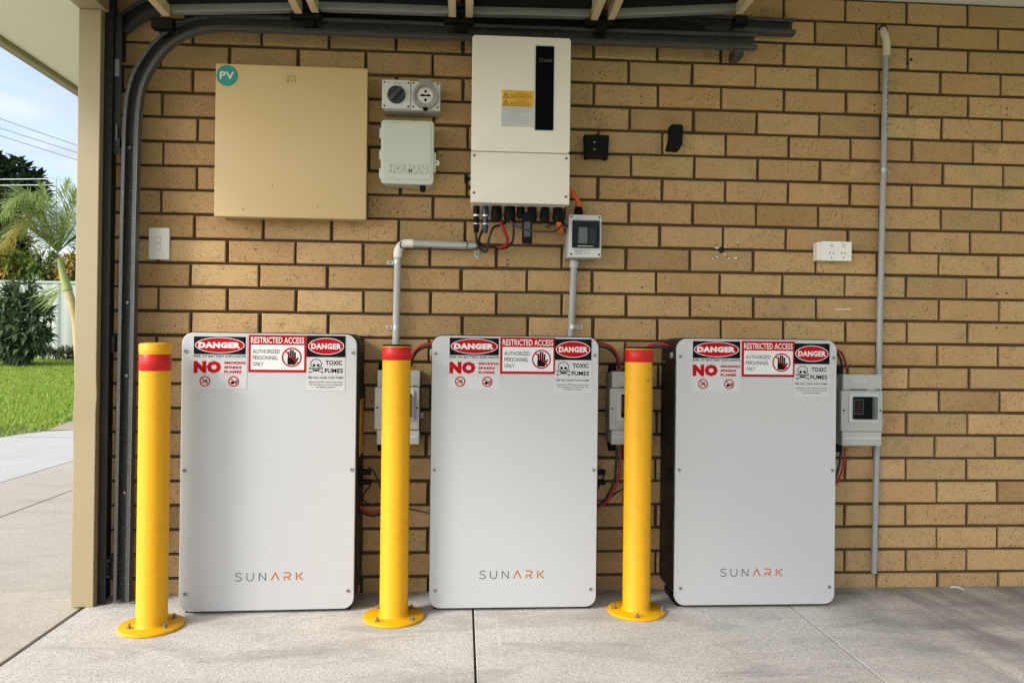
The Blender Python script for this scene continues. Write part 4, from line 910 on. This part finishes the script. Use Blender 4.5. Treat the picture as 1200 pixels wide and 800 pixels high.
# ------------------------------------------------------------------ bollards
def bollard(x, y, pr_, ztop, zb0, zb1, label, cap, bolts, rb=.046):
    t = thing('bollard', label, 'bollard', (x, y, F), 'yellow steel bollards in front of the batteries')
    MB().lathe([(pr_-.002, F), (pr_, F+.002), (pr_, F+.0075), (pr_-.002, F+.0095)], (x, y), 48).build('base_plate', YEL, t)
    MB().lathe([(rb+.007, F+.0096), (rb+.003, F+.012), (rb, F+.018), (rb, ztop-.006)], (x, y), 48).build('post', YEL, t)
    if cap == 'yellow': MB().lathe([(rb+.0012, ztop-.0275), (rb+.0014, ztop-.004), (rb-.002, ztop), (rb-.02, ztop+.0022), (.004, ztop+.003)], (x, y), 48).build('cap', YEL, t)
    else: MB().lathe([(rb+.0008, ztop-.0058), (rb+.0008, ztop-.001), (rb-.001, ztop), (.004, ztop+.0005)], (x, y), 48).build('cap', BLKPL, t)
    bn = MB().lathe([(rb+.0004, zb0), (rb+.0009, zb0+.0005), (rb+.0009, zb1-.0005), (rb+.0004, zb1)], (x, y), 48).build('reflective_band', REDB, t)
    for px, py in bolts:
        q = P(px, py, Z=F+.012)
        b_ = MB().cyl((q.x, q.y, F+.009), (q.x, q.y, F+.0105), .008, n=16).cyl((q.x, q.y, F+.0105), (q.x, q.y, F+.0165), .0062, n=6).cyl((q.x, q.y, F+.0165), (q.x+.001, q.y, F+.024), .0035, n=10).build('anchor_bolt', BOLT, t)
    return t
bollard(.1185, -.309, .096, .832, .747, .798, 'yellow bollard with yellow cap beside the cream post', 'yellow', [(151, 735), (193, 734), (204, 722.5), (166, 723)])
bollard(.8655, -.254, .099, .837, .786, .828, 'yellow bollard with black cap between the left and middle batteries', 'black', [(443, 711.5), (482, 711.5), (442, 727), (483, 725)])
b3 = bollard(1.6755, -.226, .097, .838, .787, .829, 'yellow bollard with a small printed mark below its red band', 'black', [(720, 711.5), (747, 722), (776, 714), (737, 703)])
def cylmap(mb, cx, cy, r):
    mb.v = [(cx+r*math.sin(u_), cy-r*math.cos(u_), z) for u_, _, z in mb.v]; return mb
mk = MB().ribbon(arc(.62, .752, .012, 60, 190, 8)[0:0] or [(.70, .765), (.60, .768), (.56, .757), (.57, .742), (.60, .733)], .0022, 0)
mk.ribbon([(.30+.02*k, .727+(.0006 if k % 2 else 0)) for k in range(24)], .0022, 0)
cylmap(mk, 1.6755, -.226, .0465).build('printed_mark', GREYL, b3, smooth=False)

# scrap on the floor by the wall
q = P(1121, 690, Z=F)
sp_ = MB().tube([q+Vector((-.018, .004, .006)), q+Vector((-.006, .006, .007)), q+Vector((.010, 0, .006)), q+Vector((.016, -.012, .005)), q+Vector((.013, -.020, .005))], [.005, .0035], 7, 3).build('scrap', WHITEV, loc=tuple(q)); setp(sp_, 'small white curl of scrap on the concrete against the wall', 'scrap')
#PART3

# ------------------------------------------------------------------ garden beyond the opening
YF = 15.2
FZ0 = gz(YF)-.02; FZ1 = P(40, 329, YF).z
fe = thing('fence', 'pale green-white corrugated steel boundary fence behind the lawn', 'fence', (-9, YF, FZ0))
def sheet(x0, x1):
    mb = MB(); n = int((x1-x0)/.0625); vs = []
    for k in range(n+1):
        x = x0+(x1-x0)*k/n; d = (0, .018, .018, 0)[k % 4] if k % 12 < 4 else (0, .006, .006, 0)[k % 4]
        vs += [(x, YF-d, FZ0+.03), (x, YF-d, FZ1-.04)]
    mb.add(vs, [(2*k, 2*k+2, 2*k+3, 2*k+1) for k in range(n)]); return mb
xs = [-24+2.35*k for k in range(11)]
for k in range(10):
    sheet(xs[k]+.03, xs[k+1]-.03).build('fence_sheet', FENCE, fe, smooth=False)
    MB().box(xs[k]-.028, xs[k]+.028, YF-.03, YF+.03, FZ0-.05, FZ1).build('fence_post', FENCE, fe, bevel=.004)
    MB().box(xs[k]+.029, xs[k+1]-.029, YF-.035, YF+.02, FZ1-.05, FZ1+.0).build('fence_rail', FENCE, fe, bevel=.005)
    MB().box(xs[k]+.029, xs[k+1]-.029, YF-.03, YF+.02, FZ0-.03, FZ0+.045).build('fence_rail', FENCE, fe, bevel=.005)
def leafquad(mb, p, d, up, l, w_, fold=.25):
    s = d.cross(up).normalized(); u = s.cross(d)
    a = p+d*(l*.45)+s*w_*.5+u*fold*w_; b = p+d*(l*.45)-s*w_*.5+u*fold*w_; e = p+d*l-u*l*.12; c_ = p+d*(l*.5)
    k = len(mb.v); mb.v += [tuple(p), tuple(a), tuple(e), tuple(b), tuple(c_)]; mb.f += [(k, k+1, k+4), (k+1, k+2, k+4), (k, k+4, k+3), (k+4, k+2, k+3)]
def rdir(bias=Vector((0, 0, 0))):
    v = Vector((rnd.gauss(0, 1), rnd.gauss(0, 1), rnd.gauss(0, 1))).normalized()+bias
    return v.normalized()
def shrub(name, label, cat, base, clumps, nrose, leaves, l, w_, mat, bark, group=None, droop=-.15):
    t = thing(name, label, cat, base, group)
    tm = MB(); fm = MB(); base = Vector(base)
    for c, rad in clumps:
        c = Vector(c); tm.tube([base, base.lerp(c, .5)+Vector((rnd.uniform(-.1, .1), rnd.uniform(-.1, .1), .05)), c], [.03, .012], 6, 4)
        for _ in range(nrose):
            d = rdir(Vector((0, -.25, .25))); p = c+Vector((d.x*rad[0], d.y*rad[1], d.z*rad[2]))*rnd.uniform(.55, 1.05)
            tm.tube([c.lerp(p, .3), p], [.008, .004], 4, 1, False)
            for k in range(leaves):
                dd = (rdir()+d*.7+Vector((0, 0, droop))).normalized(); ll = l*rnd.uniform(.6, 1.2)
                leafquad(fm, p+rdir()*.02, dd, Vector((0, 0, 1)) if abs(dd.z) < .9 else Vector((1, 0, 0)), ll, w_*ll/l)
    tm.build('trunk', bark, t, fix=False); o = fm.build('crown', mat, t, smooth=False, fix=False); o['kind'] = 'stuff'
    return t
BARK = M('bark_brown', (.12, .09, .06), .9, var=.3, scale=30, bump=.5)
DKLEAF = leaf_mat('leaf_dark', (.03, .07, .022), (.22, .30, .14), .2, .3)
HEDGE = leaf_mat('leaf_hedge', (.08, .15, .03), (.32, .38, .08), .35)
CROT = leaf_mat('leaf_croton', (.22, .26, .04), (.75, .42, .10), .4)
TREEL = leaf_mat('leaf_tree', (.012, .03, .012), (.06, .10, .04), .15)
b0 = P(15, 424, 13.2); b0.z = gz(13.2)-.03
cl = [(tuple(P(px, py, 13.2+dy)), (rr*.0182,)*3) for px, py, rr, dy in ((28, 352, 19, 0), (42, 368, 17, -.1), (8, 362, 22, 0), (30, 388, 22, -.2), (45, 398, 12, -.1), (8, 400, 22, -.2), (-20, 375, 26, 0), (-25, 405, 24, -.1), (22, 410, 18, -.2), (36, 412, 12, 0))]
shrub('shrub', 'big dark green broad-leaved shrub in front of the pale fence', 'shrub', b0, cl, 36, 8, .24, .085, DKLEAF, BARK)
b0 = P(80, 416, 14.6); b0.z = gz(14.6)-.02
shrub('ground_cover', 'low scrubby plants growing along the foot of the fence', 'plant', b0, [(tuple(P(px, 413, 14.7)), (.25, .2, .1)) for px in (58, 68, 78, 88, 98)], 30, 5, .12, .03, leaf_mat('leaf_low', (.05, .09, .03), (.15, .18, .08), .2), BARK)
for px, py, rr, mt, lb in ((20, 318, 26, HEDGE, 'green garden bush above the fence at the far left'), (52, 312, 22, HEDGE, 'yellow-green bush above the fence left of the palm trunk'), (84, 318, 20, CROT, 'orange tinged bush above the fence right of the palm trunk'), (2, 305, 20, CROT, 'reddish leaved bush above the fence under the tall dark tree')):
    c = P(px, py, 17.4); b0 = Vector((c.x, 17.4, gz(17.4)))
    shrub('garden_bush', lb, 'bush', b0, [((c.x+dx, 17.4+dy, c.z+dz), (rr*.0225*.75,)*3) for dx, dy, dz in ((0, 0, 0), (-.3, .1, -.25), (.32, .1, -.22), (.1, -.1, -.5), (-.05, .1, .12))], 30, 7, .2, .07, mt, BARK, 'garden bushes behind the fence')
def big_tree(name, label, px, py, Y, rr, mat, n=40):
    c = P(px, py, Y); k = rr*(Y+2.73)/880
    cl = []
    for _ in range(13):
        d = rdir(); cl.append(((c.x+d.x*k*.75, Y+d.y*k*.6, c.z+d.z*k*.85), (k*.36, k*.34, k*.26)))
    return shrub(name, label, 'tree', (c.x+.2, Y, gz(24)), cl, n, 7, .42, .2, mat, BARK)
big_tree('tree', 'tall dark tree far behind the fence at the left edge', -12, 226, 27, 56, TREEL)
big_tree('tree', 'distant dark green tree beyond the bushes at left', 8, 290, 34, 22, TREEL, 26)
# palm
py_ = 11.0
pm = thing('palm_tree', 'young golden cane palm with arching fronds in front of the fence', 'palm tree', (P(93, 395, py_).x, py_, gz(py_)-.03))
tp = [Vector((P(94, 420, py_).x, py_, gz(py_)-.03)), P(90, 385, py_), P(84, 355, py_), P(79.5, 340, py_), P(74, 322, py_), P(70, 303, py_)]
PT = M('palm_trunk', (.46, .36, .16), .7, var=.25, scale=9, dirt=.5, dirtcol=(.5, .22, .04), dscale=7); PG = M('palm_crownshaft', (.30, .36, .10), .5, var=.2, scale=8)
MB().tube(tp[:4], [.075, .07], 10, 5).build('trunk', PT, pm); MB().tube(tp[3:], [.085, .045], 10, 5).build('crownshaft', PG, pm)
FRL = leaf_mat('palm_leaflet', (.16, .25, .05), (.50, .57, .22), .55, .35); FRO = leaf_mat('palm_leaflet_old', (.26, .28, .07), (.60, .42, .12), .5, .4)
c0 = P(68, 295, py_)
def frond(tipx, tipy, midx, midy, Y, mat, ll=.5):
    pts = [c0, P((68+midx)/2, (295+midy)/2-3, (py_+Y)/2), P(midx, midy, Y), P(tipx, tipy, Y)]
    q = [pts[0]*2-pts[1]]+pts+[pts[-1]*2-pts[-2]]; cur = []
    for i in range(1, 4):
        for k in range(14):
            t = k/14; a, b, c, d = q[i-1:i+3]; cur.append(.5*((2*b)+(c-a)*t+(2*a-5*b+4*c-d)*t*t+(3*b-a-3*c+d)*t**3))
    mb = MB().tube(cur, [.016, .004], 5, 1, False)
    for i in range(5, len(cur)):
        d = (cur[min(i+1, len(cur)-1)]-cur[i-1]).normalized(); sd = d.cross(Vector((0, 0, 1))).normalized(); f_ = i/len(cur)
        l = ll*(math.sin(min(1, (f_+.05))*math.pi)**.5*.8+.25)
        for s_ in (-1, 1):
            for rep in range(2):
                dd = (sd*s_*(.75+.15*rep)+d*rnd.uniform(.55, .8)+Vector((0, 0, (-.55, .12)[rep]+rnd.uniform(-.12, .12)))).normalized()
                leafquad(mb, cur[i], dd, Vector((0, 0, 1)), l*rnd.uniform(.8, 1.15), .024, .1)
    mb.build('frond', mat, pm, smooth=False, fix=False)
for a in [(-6, 258, 26, 230, 10.5, FRL), (2, 240, 34, 226, 11.4, FRL), (48, 214, 58, 250, 11.3, FRL), (82, 210, 74, 244, 10.8, FRL), (108, 240, 92, 232, 11.0, FRL), (116, 268, 96, 256, 10.6, FRL), (-8, 296, 26, 264, 10.7, FRO), (2, 276, 34, 258, 11.2, FRL), (118, 296, 96, 278, 11.2, FRL), (28, 222, 46, 240, 11.8, FRL), (66, 204, 66, 248, 11.9, FRL), (94, 222, 82, 246, 11.6, FRL)]: frond(*a)
# low fronds in front of the fence
fmb = MB(); bq = P(74, 338, 11.1)
for k in range(16):
    a = rnd.uniform(.5, 1.3); dd = Vector((-math.sin(a)*.8, rnd.uniform(-.3, .3), -math.cos(a)*.9)).normalized(); leafquad(fmb, bq+Vector((rnd.uniform(-.25, .05), 0, rnd.uniform(-.12, .08))), dd, Vector((0, 1, 0)), rnd.uniform(.3, .5), .03, .1)
fmb.build('frond', FRL, pm, smooth=False, fix=False)
WIRE = M('wire_dark', (.12, .13, .14), .6)
WIREL = M('wire_pale', (.65, .68, .70), .5)
for k, (ya, yb, lb) in enumerate(((137, 167, 'topmost of the three sloping overhead wires'), (148, 175.5, 'middle of the three sloping overhead wires'), (157, 184, 'lowest of the three sloping overhead wires'))):
    a = P(-160, ya-(yb-ya)/88*160, 38); b = P(330, yb+(yb-ya)/88*242, 38); md = (a+b)/2-Vector((0, 0, .12))
    o = MB().tube([a, md, b], .016, 6, 12).build('power_line', WIRE, loc=tuple(a)); setp(o, lb, 'power line')
for ya, yb, lb in ((209, 207.5, 'upper pale level overhead wire by the dark tree'), (216, 214.5, 'lower pale level overhead wire by the dark tree')):
    a = P(-160, ya+2, 24); b = P(330, yb-3, 24)
    o = MB().tube([a, (a+b)/2-Vector((0, 0, .05)), b], .016, 6, 8).build('power_line', WIREL, loc=tuple(a)); setp(o, lb, 'power line')
